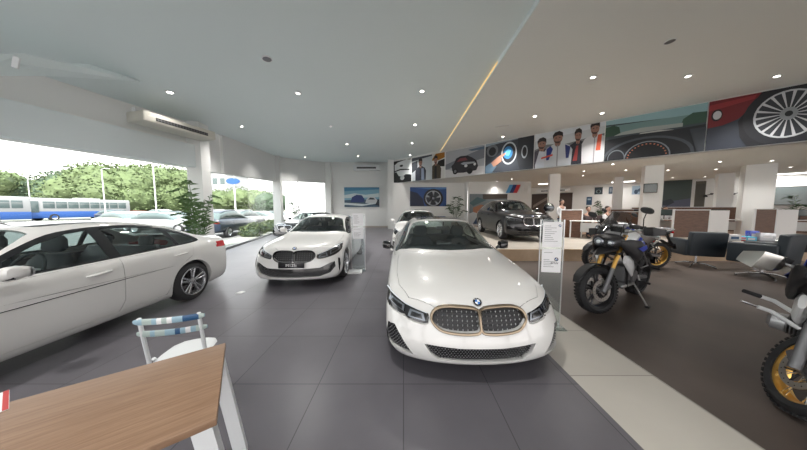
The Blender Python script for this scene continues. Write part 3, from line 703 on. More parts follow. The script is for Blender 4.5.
        return dict(L=4.68, W=.945, st=st, wy=(.86, 3.72), r=.375, arch=.43,
            dlo=[(1.56, 1.10), (1.74, 1.24), (2.02, 1.43), (2.28, 1.53), (2.65, 1.575), (3.2, 1.572), (3.8, 1.52), (4.15, 1.42), (4.18, 1.25), (4.0, 1.19), (3.4, 1.15), (2.6, 1.12), (1.9, 1.105)],
            panes=[[(1.80, 1.13), (1.86, 1.25), (2.08, 1.42), (2.32, 1.51), (2.52, 1.535), (2.54, 1.145)], [(2.66, 1.15), (2.64, 1.54), (3.1, 1.545), (3.38, 1.53), (3.42, 1.175)], [(3.48, 1.18), (3.44, 1.525), (3.8, 1.48), (4.06, 1.39), (4.08, 1.27), (3.95, 1.21)]],
            ws=[(0, 1.38), (.38, 1.41), (.66, 1.50), (.75, 1.60), (.70, 1.78), (.64, 2.0), (.59, 2.10), (.3, 2.06), (0, 2.05)], rw=None,
            hood=[(0, .08), (.30, .09), (.48, .18), (.68, .30), (.78, .52), (.81, .8), (.80, 1.18), (.77, 1.42), (.66, 1.44), (.38, 1.35), (0, 1.325)],
            roofpanel=[(0, 2.2), (.42, 2.21), (.46, 2.3), (.46, 3.3), (.42, 3.4), (0, 3.4)],
            kid=smooth_poly([(.03, .885), (.15, .90), (.27, .895), (.33, .86), (.335, .76), (.31, .67), (.25, .635), (.12, .63), (.045, .64), (.02, .70), (.02, .8)], 3), kidw=.022,
            head=smooth_poly([(.37, .85), (.50, .875), (.66, .905), (.82, .935), (.87, .93), (.87, .86), (.82, .80), (.66, .775), (.48, .77), (.38, .785)], 2),
            intake=[(-.60, .50), (.60, .50), (.52, .36), (.40, .33), (-.40, .33), (-.52, .36)],
            vent=[(.60, .56), (.86, .60), (.89, .54), (.86, .47), (.64, .47)],
            emb=(0, .965), door1=[(1.38, 1.06), (1.36, .75), (1.42, .42), (1.56, .36), (2.55, .36), (2.58, .5), (2.60, 1.12)], door2=[(2.60, 1.12), (2.58, .5), (2.55, .36), (3.2, .36), (3.3, .55), (3.42, .78), (3.66, .94), (3.70, 1.15)],
            handles=[(2.38, 1.0), (3.42, 1.03)], tail=[(.50, 1.08), (.70, 1.1), (.88, 1.1), (.92, 1.06), (.90, .98), (.62, .96), (.50, .98)], mirror=(1.74, 1.13), seats=(2.25, 3.15), plate=None)
def make_car(name, kind, paint, label, loc, rz, cat='car', group=None, frame='bronze', rims='bright', mirror=None, lev=3, detail=True, scale=1):
    sp = car_spec(kind); root = thing(name, label, cat, loc, rz, group, scale)
    bm = subdivide(lattice(sp['st']), lev); bm.normal_update()
    bvh = BVHTree.FromBMesh(bm); L = sp['L']
    front = lambda f: f.normal.y < -.12 and f.calc_center_median().y < 1.2
    rear = lambda f: f.normal.y > .12 and f.calc_center_median().y > L-1.0
    up = lambda f: f.normal.z > .12
    # glass and black trim of the side windows
    tr = []; panes = []
    for s in (1, -1):
        side = (lambda f, s=s: f.normal.x*s > .25 and f.calc_center_median().x*s > .3)
        t = carve(bm, smooth_poly(sp['dlo'], 3), 'x', side)
        for p in sp['panes']:
            g = carve(t, p, 'x', lambda f: True); panes.append(bm_obj(lip(g, .004), 'side_window', 'car_glass', root))
        lip(t, .012); tr.append(bm_obj(t, 'window_trim', 'black_gloss', root))
    full = lambda h: h+[(-x, y) for x, y in h[::-1] if x > 1e-6]
    g = carve(bm, full(sp['ws']), 'z', lambda f: f.normal.z > .12); bm_obj(lip(g, .005), 'windshield', 'car_glass', root)
    if sp['rw']:
        g = carve(bm, full(sp['rw']), 'z', up); bm_obj(lip(g, .005), 'rear_window', 'car_glass', root)
    elif kind == 'hatch':
        g = carve(bm, [(-.5, 1.33), (.5, 1.33), (.58, 1.12), (-.58, 1.12)], 'y', lambda f: f.normal.y > .12 and f.calc_center_median().y > 3); bm_obj(lip(g, .005), 'rear_window', 'black_gloss', root)
    if sp['roofpanel']:
        g = carve(bm, full(sp['roofpanel']), 'z', up); lip(g, .01, .004); bm_obj(g, 'sunroof', 'black_gloss', root)
    # wheel arches
    for yw in sp['wy']:
        circ = [(yw+sp['arch']*math.cos(a), sp['r']+sp['arch']*math.sin(a)) for a in [2*math.pi*i/36 for i in range(36)]]
        for s in (1, -1):
            carve(bm, circ, 'x', lambda f, s=s: f.calc_center_median().x*s > .56)
            lip(bm, .07, 0, lambda e, s=s: all(v.co.x*s > .56 and abs(math.hypot(v.co.y-yw, v.co.z-sp['r'])-sp['arch']) < .012 for v in e.verts), Vector((s, 0, 0)))
    # front openings
    mk = MB()
    for s in (1, -1):
        P = sp['kid'] if s == 1 else mir(sp['kid'])
        k = carve(bm, P, 'y', front)
        for v in k.verts: v.co.y += .035
        kb = BVHTree.FromBMesh(k)
        bk = bm_obj(k, 'grille_back', 'black_plastic', root)
        if detail:
            gm = MB(); xs = [abs(p[0]) for p in P]; x0, x1 = min(xs), max(xs); dx, dz = .0455, .036
            z = min(p[1] for p in P)+.016
            while z < max(p[1] for p in P):
                x = x0+.018; prev = None
                while x < x1:
                    X = s*x; h = kb.ray_cast(Vector((X, -5, z)), Vector((0, 1, 0))) if inpoly(X, z, P) else (None,)
                    if h[0]:
                        y = h[0].y-.016; w_, h_ = .0055, .0135
                        gm.add([(X-w_, y, z), (X, y, z-h_), (X+w_, y, z), (X, y, z+h_), (X, y-.007, z)], [(0, 1, 4), (1, 2, 4), (2, 3, 4), (3, 0, 4)], 'satin')
                        if prev: gm.tube([prev, (X, y+.006, z)], .0028, 'rim_dark', n=4)
                        prev = (X, y+.006, z)
                    else: prev = None
                    x += dx
                z += dz
            gm.build('grille_mesh', bk, ang=20)
        ringmesh(mk, bvh, P, sp['kidw'], 'y', -1, .0, .014, frame, inset=.045)
    mk.build('kidney_frame', root)
    for s in (1, -1):
        P = sp['head'] if s == 1 else mir(sp['head'])
        h = carve(bm, P, 'y', front)
        for v in h.verts: v.co.y += .03
        hb = BVHTree.FromBMesh(h); lip(h, .0)
        ho = bm_obj(h, 'headlight', 'black_gloss', root)
        dm = MB(); xs = [abs(p[0]) for p in P]; zs = [p[1] for p in P]; xa, xb = min(xs), max(xs); za, zb = min(zs), max(zs)
        def U(u, v): # local frame following the sweep of the lamp
            x = xa+(xb-xa)*u; col = [q for q in range(0)]
            # vertical span of the outline at x
            A = [abs(p[0]) for p in sp['head']]; n = len(A); hit = []
            for i in range(n):
                p, q = sp['head'][i], sp['head'][(i+1) % n]
                if (p[0]-x)*(q[0]-x) <= 0 and abs(p[0]-q[0]) > 1e-6: hit.append(p[1]+(q[1]-p[1])*(x-p[0])/(q[0]-p[0]))
            lo, hi = (min(hit), max(hit)) if hit else (za, zb)
            return (s*x, lo+(hi-lo)*v)
        def shape(uv, m, th=.006): decal(dm, hb, [U(*q) for q in uv][::s], 'y', -1, .004, th, m)
        shape([(.08, .15), (.12, .75), (.40, .72), (.46, .12)], 'lamp_silver'); shape([(.54, .2), (.52, .72), (.84, .72), (.90, .3)], 'lamp_silver')
        shape([(.14, .3), (.17, .62), (.36, .6), (.40, .25)], 'black_gloss', .012); shape([(.59, .32), (.58, .62), (.80, .6), (.84, .38)], 'black_gloss', .012)
        shape([(.05, .84), (.05, .93), (.5, .93), (.95, .93), (.95, .85), (.5, .85)], 'lamp_white', .01)
        dm.build('lamp_unit', ho)
        ringm = MB(); ringmesh(ringm, bvh, [(p[0], p[1]) for p in P], .006, 'y', -1, -.004, .004, 'black_gloss', inset=.03); ringm.build('lamp_seal', ho)
    def grillework(P, name, m='black_plastic', back=.05, bars=True):
        k = carve(bm, P, 'y', lambda f: f.normal.y < .3 and f.calc_center_median().y < (1.3 if name == 'air_intake' else .41))
        if not len(k.faces): k.free(); return
        for v in k.verts: v.co.y += back; 
        kb = BVHTree.FromBMesh(k); o = bm_obj(k, name, 'black_gloss', root)
        if bars and detail and kind != 'suv' and (max(p[0] for p in P)-min(p[0] for p in P)) > .15:
            gm = MB(); xs = [p[0] for p in P]; z = min(p[1] for p in P)+.012; i = 0
            while z < max(p[1] for p in P):
                x = min(xs)+.01+(.014 if i % 2 else 0)
                while x < max(xs):
                    if inpoly(x, z, P):
                        h = kb.ray_cast(Vector((x, -5, z)), Vector((0, 1, 0)))
                        if h[0]: gm.add([(x-.009, h[0].y-.01, z), (x, h[0].y-.01, z-.006), (x+.009, h[0].y-.01, z), (x, h[0].y-.01, z+.006), (x, h[0].y-.016, z)], [(0, 1, 4), (1, 2, 4), (2, 3, 4), (3, 0, 4)], 'engine_grey')
                    x += .028
                z += .017; i += 1
            gm.build('mesh_insert', o, ang=20)
    grillework(sp['intake'], 'air_intake')
    for s in (1, -1): grillework(sp['vent'] if s == 1 else mir(sp['vent']), 'side_vent')
    lip(bm, .05, 0, lambda e: all(v.co.y < 1.0 for v in e.verts) and e.verts[0].co.z < .95 and e.link_faces and e.link_faces[0].normal.y < .3, Vector((0, -1, 0)))
    # blades in the intake
    for s in (1, -1):
        T = sp['tail'] if s == 1 else mir(sp['tail']); t = carve(bm, smooth_poly(T, 2), 'y', lambda f: f.calc_center_median().y > L-1.1 and (f.normal.y > .05)); bm_obj(lip(t, .012), 'tail_light', 'tail_red', root)
    # bonnet and doors
    g = carve(bm, full(sp['hood']), 'z', lambda f: f.normal.z > .3 and f.calc_center_median().y < 1.7); lip(g, .02, .004); bm_obj(g, 'bonnet', paint, root, ang=50)
    for s in (1, -1):
        for k, dp in enumerate((sp['door1'], sp['door2'])):
            d = carve(bm, dp, 'x', lambda f, s=s: f.calc_center_median().x*s > .5 and abs(f.normal.x) > .2); lip(d, .02, .004)
            do = bm_obj(d, ('front_door', 'rear_door')[k], paint, root, ang=50)
            hy, hz = sp['handles'][k]
            h = bvh.ray_cast(Vector((s*5, hy, hz)), Vector((-s, 0, 0)))[0]
            if h:
                b = MB(); b.tube([(h.x-s*.01, hy-.115, hz-.012), (h.x+s*.03, hy-.085, hz-.008), (h.x+s*.036, hy, hz+.002), (h.x+s*.03, hy+.085, hz+.008), (h.x-s*.01, hy+.105, hz+.008)], [.010, .016, .017, .015, .010], paint, n=10)
                b.build('door_handle', do)
    lip(bm, .02, 0, lambda e: all(v.co.z > .26 for v in e.verts) and not any(v.co.y < .6 and v.co.z < sp['st'][0]['c'][0][1]+.02 for v in e.verts) and not any(abs(math.hypot(e.verts[0].co.y-yw, e.verts[0].co.z-sp['r'])-sp['arch']) < .09 for yw in sp['wy']))
    bm_obj(bm, 'body_shell', paint, root, ang=50)
    # sill blade, window rubber, plate, emblem
    if sp['plate'] or kind == 'sedan':
        e = bvh.ray_cast(Vector((0, -5, .30)), Vector((0, 1, 0)))[0]
    if sp['plate']:
        b = MB(); b.box((0, e.y-.02, .495), (.50, .02, .105), 'black_gloss', bev=.004); pl = b.build('number_plate', root)
        text_mesh('plate_lettering', sp['plate'], .085, 'white_plain', pl, Matrix.Translation((0, e.y-.032, .495)) @ Matrix.Rotation(R(90), 4, 'X'))
    ex, ez = sp['emb']
    h = bvh.ray_cast(Vector((0, -5, ez)), Vector((0, 1, 0)))
    if h[0]:
        n = h[1] if h[1].y < 0 else -h[1]; xax = Vector((1, 0, 0)); yax = n.cross(xax).normalized()
        M = Matrix.Translation(h[0]+n*.004) @ Matrix(((1, 0+yax.x, n.x, 0), (0, yax.y, n.y, 0), (0, yax.z, n.z, 0), (0, 0, 0, 1)))
        roundel(root, 'emblem', .041, M, text=detail)
    # underside liner, arches
    b = MB()
    for yw in sp['wy']:
        for s in (1, -1):
            vs = []; fs = []; n = 18
            for i in range(n+1):
                a = -.25+(math.pi+.5)*i/n
                for xx in (.50, .84): vs.append((s*xx, yw+(sp['arch']+.004)*math.cos(a), sp['r']+(sp['arch']+.004)*math.sin(a)))
            fs = [(2*i, 2*i+1, 2*i+3, 2*i+2) for i in range(n)]; b.add(vs, fs, 'black_plastic'); b.add([v for v in vs if abs(v[0]) < .6], [list(range(n+1))], 'black_plastic')
    b.box((0, L/2, .21), (1.1, L-.9, .04), 'black_plastic')
    b.build('wheel_arch_liner', root)
    # cabin
    zs = sp['st'][8]['c'][4][1]; W = sp['W']; y0 = sp['ws'][0][1]; b = MB()
    pts = [(-W+.12, y0+.1), (W-.12, y0+.1), (W-.12, L-.75), (-W+.12, L-.75)]
    for i in range(4):
        p, q = pts[i], pts[(i+1) % 4]; b.add([(p[0], p[1], .27), (q[0], q[1], .27), (q[0], q[1], zs-.01), (p[0], p[1], zs-.01)], [(0, 1, 2, 3)], 'black_plastic')
    b.add([(p[0], p[1], .27) for p in pts], [(0, 1, 2, 3)], 'black_plastic')
    b.build('cabin_tub', root)
    b = MB(); b.loft([((0, y0+.14, zs-.03), (W-.16, 0, 0), (0, 0, .04)), ((0, y0+.32, zs+.005), (W-.14, 0, 0), (0, 0, .05)), ((0, y0+.58, zs-.02), (W-.13, 0, 0), (0, 0, .09)), ((0, y0+.66, zs-.12), (W-.13, 0, 0), (0, 0, .12))], 'leather_black', n=24, p=5)
    b.box((.02, y0+.60, zs+.09), (.26, .02, .10), 'black_gloss', rx=R(-12), bev=.006)
    b.build('dashboard', root)
    cx, cy, cz = .36, y0+.84, zs+.015; b = MB(); T = Matrix.Translation((cx, cy, cz)) @ Matrix.Rotation(R(68), 4, 'X'); rr = [T @ Vector((math.cos(a)*.185, math.sin(a)*.185, 0)) for a in [2*math.pi*i/28 for i in range(29)]]
    b.tube(rr, .015, 'leather_black', n=8, cap=False)
    for a in (0, math.pi, -math.pi/2): b.tube([T @ Vector((0, 0, .01)), T @ Vector((math.cos(a)*.18, math.sin(a)*.18, 0))], [.02, .011], 'satin', n=6)
    b.blob(T @ Vector((0, 0, .01)), .055, 'black_plastic'); b.build('steering_wheel', root)
    for k, x in enumerate((-.36, .36)):
        b = MB(); seatmesh(b, x, sp['seats'][0]-.25, zs-.44); b.build('front_seat', root)
    b = MB(); yb = sp['seats'][1]-.1
    b.box((0, yb, zs-.42), (1.25, .5, .16), 'leather_black', bev=.05); b.loft([((0, yb+.26, zs-.42), (.63, 0, 0), (0, .07, 0)), ((0, yb+.36, zs-.1), (.62, 0, 0), (0, .08, 0)), ((0, yb+.44, zs+.10), (.56, 0, 0), (0, .06, 0))], 'leather_black', n=20, p=4)
    for x in (-.34, .34): b.loft([((x, yb+.45, zs+.10), (.11, 0, 0), (0, .04, 0)), ((x, yb+.46, zs+.2), (.12, 0, 0), (0, .05, 0)), ((x, yb+.46, zs+.25), (.09, 0, 0), (0, .03, 0))], 'leather_black', n=14)
    b.build('rear_seat', root)
    # mirrors
    my, mz = sp['mirror']
    for s in (1, -1):
        b = MB(); b.loft([((s*(W-.05), my, mz+.01), (0, .03, 0), (0, 0, .02)), ((s*(W-.01), my, mz+.035), (0, .04, 0), (0, 0, .025)), ((s*(W+.0), my, mz+.06), (0, .07, 0), (0, 0, .06)), ((s*(W+.06), my-.01, mz+.068), (0, .085, 0), (0, 0, .068)), ((s*(W+.115), my+.0, mz+.075), (0, .07, 0), (0, 0, .055)), ((s*(W+.14), my+.015, mz+.078), (0, .03, 0), (0, 0, .025))], mirror or paint, n=18, p=2.8)
        b.tube([(s*(W+.0), my+.0, mz+.012), (s*(W+.06), my-.06, mz+.02), (s*(W+.12), my-.035, mz+.03)], .014, 'black_gloss', n=6)
        mo = b.build('door_mirror', root)
        b = MB(); b.loft([((s*(W+.065), my+.062, mz+.068), (s*.07, 0, 0), (0, 0, .052)), ((s*(W+.065), my+.078, mz+.068), (s*.065, 0, 0), (0, 0, .048))], 'chrome', n=18, p=3); b.build('mirror_glass', mo)
    for k, yw in enumerate(sp['wy']):
        for s in (1, -1): wheel(root, s*(W-.125), yw, sp['r'], s, rims)
    b = MB(); b.tube([(0, sp['ws'][-1][1]-.10, sp['st'][8]['c'][0][1]-.16), (0, sp['ws'][-1][1]-.14, sp['st'][8]['c'][0][1]-.06)], .01, 'black_plastic', n=6)
    b.box((0, sp['ws'][-1][1]-.09, sp['st'][8]['c'][0][1]-.17), (.22, .03, .065), 'black_plastic', bev=.01); b.build('rear_view_mirror', root)
    return root, sp, bvh
make_car('sedan_car', 'sedan', 'paint_white', 'white sedan in the centre facing the camera with a bronze framed double kidney grille', (.715, 1.93, 0), R(.5), frame='bronze', mirror='black_gloss')
make_car('sedan_car', 'sedan', 'paint_white', 'white sedan seen from its side at the left, parked along the glass front', (-4.55, .22, 0), R(.8), frame='bronze')
make_car('hatchback_car', 'hatch', 'paint_white', 'white hatchback facing the camera with a black front plate reading M135i', (-2.2, 4.35, 0), R(2.5), frame='black_gloss')
make_car('small_suv', 'hatch', 'paint_white', 'white car standing right behind the centre sedan, only roof and left flank showing', (.60, 7.3, 0), R(0), frame='chrome', scale=1.09, detail=False)
make_car('sport_utility_car', 'suv', 'paint_black', 'black sport utility car on the beige floor before the display wall', (4.85, 8.3, .36), R(-3), frame='chrome')
make_car('dark_hatchback', 'hatch', 'paint_graphite', 'dark grey small car behind the white hatchback near the glass front', (-6.15, 11.4, 0), R(-12), frame='chrome', detail=False)
# ------------------------------------------------ posters on the fascia
PC = {}
def pc(r, g, b):
    k = 'print_%02x%02x%02x' % (r, g, b)
    if k not in MAT: mat(k, S(r, g, b), .45)
    return k
def ell(cx, cy, rx, ry, n=28, a0=0, a1=360): return [(cx+rx*math.cos(R(a0+(a1-a0)*i/n)), cy+ry*math.sin(R(a0+(a1-a0)*i/n))) for i in range(n if a1-a0 == 360 else n+1)]
def poster(name, label, cat, M, w, h, layers, group=None, th=.02, frame=None):
    """flat printed panel: layers of coloured outlines in 0..1 coordinates, clipped to the sheet"""
    b = MB(); b.add([(0, 0, 0), (w, 0, 0), (w, h, 0), (0, h, 0), (0, 0, -th), (w, 0, -th), (w, h, -th), (0, h, -th)], [(0, 1, 2, 3), (7, 6, 5, 4), (0, 4, 5, 1), (1, 5, 6, 2), (2, 6, 7, 3), (3, 7, 4, 0)], pc(*layers[0]))
    for i, (colr, P) in enumerate(layers[1:]):
        z = .0012*(i+1); Q = [Vector((p[0], p[1])) for p in P]
        for ax, lim, sg in ((0, 0, 1), (0, 1, -1), (1, 0, 1), (1, 1, -1)):   # clip
            out = []
            for j in range(len(Q)):
                p, q = Q[j-1], Q[j]; ip, iq = (p[ax]-lim)*sg >= 0, (q[ax]-lim)*sg >= 0
                if ip != iq: out.append(p+(q-p)*((lim-p[ax])/(q[ax]-p[ax])))
                if iq: out.append(q)
            Q = out
            if not Q: break
        if len(Q) < 3: continue
        b.add([(p.x*w, p.y*h, z) for p in Q], [list(range(len(Q)))], pc(*colr))
    o = b.build(name, fix=False); o.data.transform(M); o.data.flip_normals() if M.determinant() < 0 else None
    tag(o, label, cat, group)
    if frame:
        f = MB(); t = .015
        for c, d in (((w/2, -t/2, 0), (w+2*t, t, .03)), ((w/2, h+t/2, 0), (w+2*t, t, .03)), ((-t/2, h/2, 0), (t, h, .03)), ((w+t/2, h/2, 0), (t, h, .03))): f.box(c, d, frame)
        fo = f.build('frame', o); fo.data.transform(M)
    return o
def sk(px):
    k = (px-403.5)/FPX; return (17.68*k+.8)/(.756+.654*k)
def fM(px, z0):
    s = sk(px); p = fas(s, -.022, z0)
    return Matrix(((FD.x, 0, -FN.x, p.x), (FD.y, 0, -FN.y, p.y), (0, 1, 0, p.z), (0, 0, 0, 1)))
def fposter(a, b_, label, layers):
    poster('wall_poster', label, 'poster', fM(a, 3.63), sk(b_)-sk(a), 1.66, layers, 'large photo posters along the upper wall')
man = lambda cx, s, coat, skin=(150, 112, 98), hair=(38, 33, 33), y0=0: [
    (coat, [(cx-.21*s, y0-.2), (cx-.22*s, y0+.40), (cx-.17*s, y0+.52), (cx-.05*s, y0+.60), (cx+.06*s, y0+.60), (cx+.18*s, y0+.51), (cx+.23*s, y0+.38), (cx+.21*s, y0-.2)]),
    (skin, ell(cx, y0+.60, .045*s, .09)), (skin, ell(cx, y0+.735, .072*s, .14)), (hair, [(cx-.078*s, y0+.74), (cx-.085*s, y0+.84), (cx-.05*s, y0+.92), (cx+.02*s, y0+.94), (cx+.075*s, y0+.88), (cx+.08*s, y0+.75), (cx+.06*s, y0+.80), (cx, y0+.83), (cx-.06*s, y0+.80)]),
    ((70, 52, 48), [(cx-.06*s, y0+.70), (cx-.04*s, y0+.62), (cx+.02*s, y0+.60), (cx+.06*s, y0+.68), (cx+.03*s, y0+.65), (cx-.03*s, y0+.66)]), ((45, 38, 38), ell(cx-.028*s, y0+.755, .012*s, .012, 10)), ((45, 38, 38), ell(cx+.028*s, y0+.755, .012*s, .012, 10)),
    (tuple(int(c*.72) for c in coat), [(cx-.012*s, y0-.2), (cx-.008*s, y0+.56), (cx+.008*s, y0+.56), (cx+.012*s, y0-.2)])]
fposter(394, 411.5, 'poster of a car cockpit in black and white, leftmost on the upper wall', [(225, 228, 228), ((30, 32, 34), [(0, 0), (0, .45), (.15, .5), (.3, .3), (.5, .25), (.7, .35), (1, .3), (1, 0)]), ((25, 25, 28), [(0, .8), (.25, .93), (.75, 1), (1, .96), (1, 1), (0, 1)]), ((30, 30, 32), [(0, 1), (0, .3), (.06, .5), (.05, .85)]), ((40, 42, 44), [(.05, .55), (.4, .62), (.9, .56), (.9, .51), (.4, .56), (.05, .5)]), ((200, 205, 205), ell(.5, .2, .12, .1)), ((40, 40, 40), ell(.45, .75, .1, .05))])
fposter(412, 432, 'narrow poster of a dark haired person in a black jacket standing by a car', [(190, 196, 200), ((45, 48, 55), [(0, .35), (.3, .5), (.3, .85), (0, .8)]), ((70, 75, 85), [(0, .85), (1, .95), (1, 1), (0, 1)])] + man(.45, 1.2, (45, 48, 58)) + [((120, 130, 150), [(.5, -.1), (.5, .5), (.62, .5), (.66, -.1)])])
fposter(432.3, 444.7, 'narrow poster of a bearded person in a brown coat under a yellow car', [(215, 215, 212), ((160, 105, 25), [(-.1, .75), (.3, 1), (1, 1), (1, .8), (.5, .72)]), ((25, 22, 20), [(.35, .5), (1, .45), (1, .75), (.5, .7)])] + man(.3, 1.9, (75, 65, 50)) + [((35, 30, 32), [(.2, -.1), (.2, .5), (.38, .5), (.4, -.1)])])
fposter(445.6, 484.3, 'poster of a dark small car driving through a misty grey landscape', [(170, 172, 178), ((120, 124, 132), [(0, .5), (.3, .62), (.6, .75), (1, .9), (1, .55), (0, .3)]), ((90, 110, 130), [(.6, .92), (1, .95), (1, .85), (.7, .86)]), ((205, 203, 205), [(0, .0), (1, .0), (1, .28), (.6, .3), (.3, .2), (0, .32)]),
    ((42, 38, 45), [(.20, .22), (.17, .42), (.24, .5), (.3, .68), (.42, .74), (.6, .72), (.72, .62), (.82, .5), (.86, .3), (.82, .16), (.5, .12), (.3, .14)]), ((120, 60, 65), [(.32, .55), (.4, .66), (.55, .66), (.6, .56)]), ((160, 165, 172), [(.42, .46), (.5, .5), (.78, .47), (.76, .42), (.5, .4)]), ((20, 18, 20), ell(.28, .2, .07, .11)), ((20, 18, 20), ell(.66, .15, .07, .1)), ((110, 110, 115), ell(.28, .2, .035, .06)), ((210, 212, 215), ell(.56, .36, .04, .05)), ((210, 212, 215), ell(.78, .38, .03, .05))])
fposter(485.3, 533.6, 'poster of a hand pointing at a blue round display on a dashboard', [(58, 62, 70), ((150, 165, 178), [(0, .9), (.3, .95), (1, 1), (0, 1)]), ((110, 116, 122), ell(.16, .74, .13, .2)), ((40, 42, 48), ell(.16, .72, .08, .14)), ((185, 192, 198), ell(.52, .58, .16, .36)), ((28, 32, 40), ell(.52, .58, .135, .31)), ((35, 110, 165), ell(.5, .6, .10, .2)), ((90, 180, 220), [(.44, .62), (.5, .72), (.57, .66), (.52, .5), (.46, .52)]),
    ((45, 48, 54), [(.7, 1), (1, 1), (1, 0), (.75, 0), (.68, .4)]), ((160, 166, 172), ell(.83, .55, .06, .2)), ((35, 36, 40), ell(.83, .55, .04, .15)), ((96, 120, 140), [(0, 0), (.0, .24), (.16, .36), (.26, .2), (.16, 0)]), ((172, 128, 108), [(.14, .34), (.28, .5), (.42, .6), (.47, .62), (.44, .54), (.36, .46), (.37, .36), (.26, .24), (.2, .2)])])
fposter(534.4, 603.8, 'poster of a racing team of four people in white and dark overalls', [(200, 204, 208), ((120, 124, 126), [(0, .55), (.2, .66), (.5, .6), (1, .72), (1, .3), (0, .3)]), ((215, 220, 226), [(0, .8), (1, .9), (1, 1), (0, 1)])] + man(.12, .9, (70, 66, 78), y0=-.05) + [((200, 205, 215), [(.02, .1), (.08, .5), (.2, .45), (.3, .2), (.2, 0), (.02, 0)])] + man(.66, .62, (40, 42, 52), y0=.02) + [((150, 60, 60), [(.6, .1), (.64, .5), (.67, .5), (.66, .1)])]
    + man(.37, .95, (196, 200, 206), y0=.04) + [((40, 55, 130), [(.2, .52), (.26, .6), (.3, .5), (.24, .2), (.2, .2)]), ((40, 50, 110), [(.48, .58), (.56, .5), (.54, .2), (.5, .2)]), ((200, 80, 60), [(.12, .3), (.3, .36), (.3, .31), (.12, .25)])] + man(.88, .75, (210, 210, 214), y0=.12) + [((205, 90, 60), [(.9, .3), (.96, .3), (.97, .7), (.92, .7)])])
fposter(604.7, 705.5, 'poster of a dashboard with round dials in front of a blurred road', [(66, 78, 84), ((150, 185, 192), [(0, .9), (1, .78), (1, 1), (0, 1)]), ((120, 150, 150), [(0, .62), (.5, .6), (1, .62), (1, .8), (0, .86)]), ((52, 82, 66), [(0, .6), (.18, .62), (.16, .8), (.1, .86), (0, .84)]), ((60, 90, 76), [(.78, .6), (1, .6), (1, .82), (.88, .84), (.8, .74)]), ((165, 172, 170), [(.1, .6), (.8, .58), (.8, .66), (.4, .7), (.2, .67)]), ((190, 192, 188), [(.35, .52), (.8, .52), (.6, .58), (.4, .58)]),
    ((38, 42, 48), [(0, .52), (.3, .56), (.7, .54), (1, .56), (1, 0), (0, 0)]), ((74, 80, 88), ell(.45, .02, .47, .46)), ((30, 33, 38), ell(.45, .0, .44, .43)), ((130, 138, 146), ell(.47, .0, .24, .37)), ((30, 32, 36), ell(.47, .0, .225, .345)), ((30, 32, 36), ell(.47, .0, .1, .15))] +
    [((200, 120, 90), [(.47+.19*math.cos(R(a)), .29*math.sin(R(a))), (.47+.205*math.cos(R(a)), .315*math.sin(R(a))), (.47+.205*math.cos(R(a+5)), .315*math.sin(R(a+5))), (.47+.19*math.cos(R(a+5)), .29*math.sin(R(a+5)))]) for a in range(5, 180, 12)] + [((110, 118, 124), ell(.14, .05, .1, .2)), ((32, 34, 40), ell(.14, .04, .09, .18)), ((60, 66, 74), [(.86, .5), (1, .5), (1, 0), (.94, 0)])])
W8 = sk(900)-sk(707)
lay = [(48, 54, 66), ((118, 32, 40), [(0, 1), (.33, 1), (.27, .72), (.2, .56), (.1, .48), (0, .46)]), ((150, 50, 55), [(0, .92), (.3, .97), (.29, .9), (0, .8)]), ((30, 30, 34), ell(.058, .70, .038, .12)), ((200, 205, 208), ell(.060, .70, .029, .085)), ((22, 24, 30), [(.33, 1), (.26, .75), (.2, .52), (.22, .2), (.27, 0), (.9, 0), (.9, 1)]), ((34, 36, 42), ell(.49, .52, .262, .56)), ((196, 200, 204), ell(.49, .52, .198, .43)), ((52, 56, 62), ell(.49, .52, .184, .40))]
for a in range(0, 360, 20):
    ca, sa = math.cos(R(a)), math.sin(R(a)); ca2, sa2 = math.cos(R(a+6)), math.sin(R(a+6))
    lay.append(((205, 208, 212), [(.49+.045*ca, .52+.1*sa), (.49+.19*ca, .52+.41*sa), (.49+.19*ca2, .52+.41*sa2), (.49+.045*ca2, .52+.1*sa2)]))
lay += [((150, 155, 160), ell(.49, .52, .05, .115)), ((40, 44, 48), ell(.49, .52, .022, .05))]
poster('wall_poster', 'poster of a red car front corner with a large silver multi spoke wheel', 'poster', fM(707, 3.63), W8, 1.66, lay, 'large photo posters along the upper wall')
# ------------------------------------------------ pictures on the walls below
def wallM(px0, pyb, Y): p = aty(px0, pyb, Y); return Matrix(((1, 0, 0, p.x), (0, 0, -1, p.y), (0, 1, 0, p.z), (0, 0, 0, 1)))
def wposter(name, label, cat, x0, y0, x1, y1, Y, layers, frame=None, group=None):
    a, b_ = aty(x0, y1, Y), aty(x1, y0, Y)
    return poster(name, label, cat, wallM(x0, y1, Y), b_.x-a.x, b_.z-a.z, layers, group, frame=frame)
wposter('wall_picture', 'wide blue picture of two cars by the sea on the far wall', 'picture', 344.5, 187.3, 379.2, 207, 19.2, [(120, 165, 185), ((190, 205, 208), [(0, .45), (1, .5), (1, .7), (.6, .62), (.3, .7), (0, .6)]), ((70, 130, 165), [(0, .8), (1, .9), (1, 1), (0, 1)]), ((60, 85, 105), [(0, .35), (1, .4), (1, 0), (0, 0)]), ((200, 210, 212), [(0, .22), (.6, .15), (1, .3), (1, .2), (.5, .05), (0, .12)]), ((35, 55, 110), [(.18, .25), (.22, .5), (.35, .62), (.5, .6), (.58, .4), (.55, .25)]), ((190, 195, 198), [(.6, .2), (.63, .4), (.72, .52), (.86, .5), (.94, .36), (.92, .18)]), ((40, 50, 60), [(.68, .38), (.74, .48), (.84, .46), (.88, .38)]), ((20, 30, 45), [(.88, .1), (1, .08), (1, .4), (.95, .35)])])
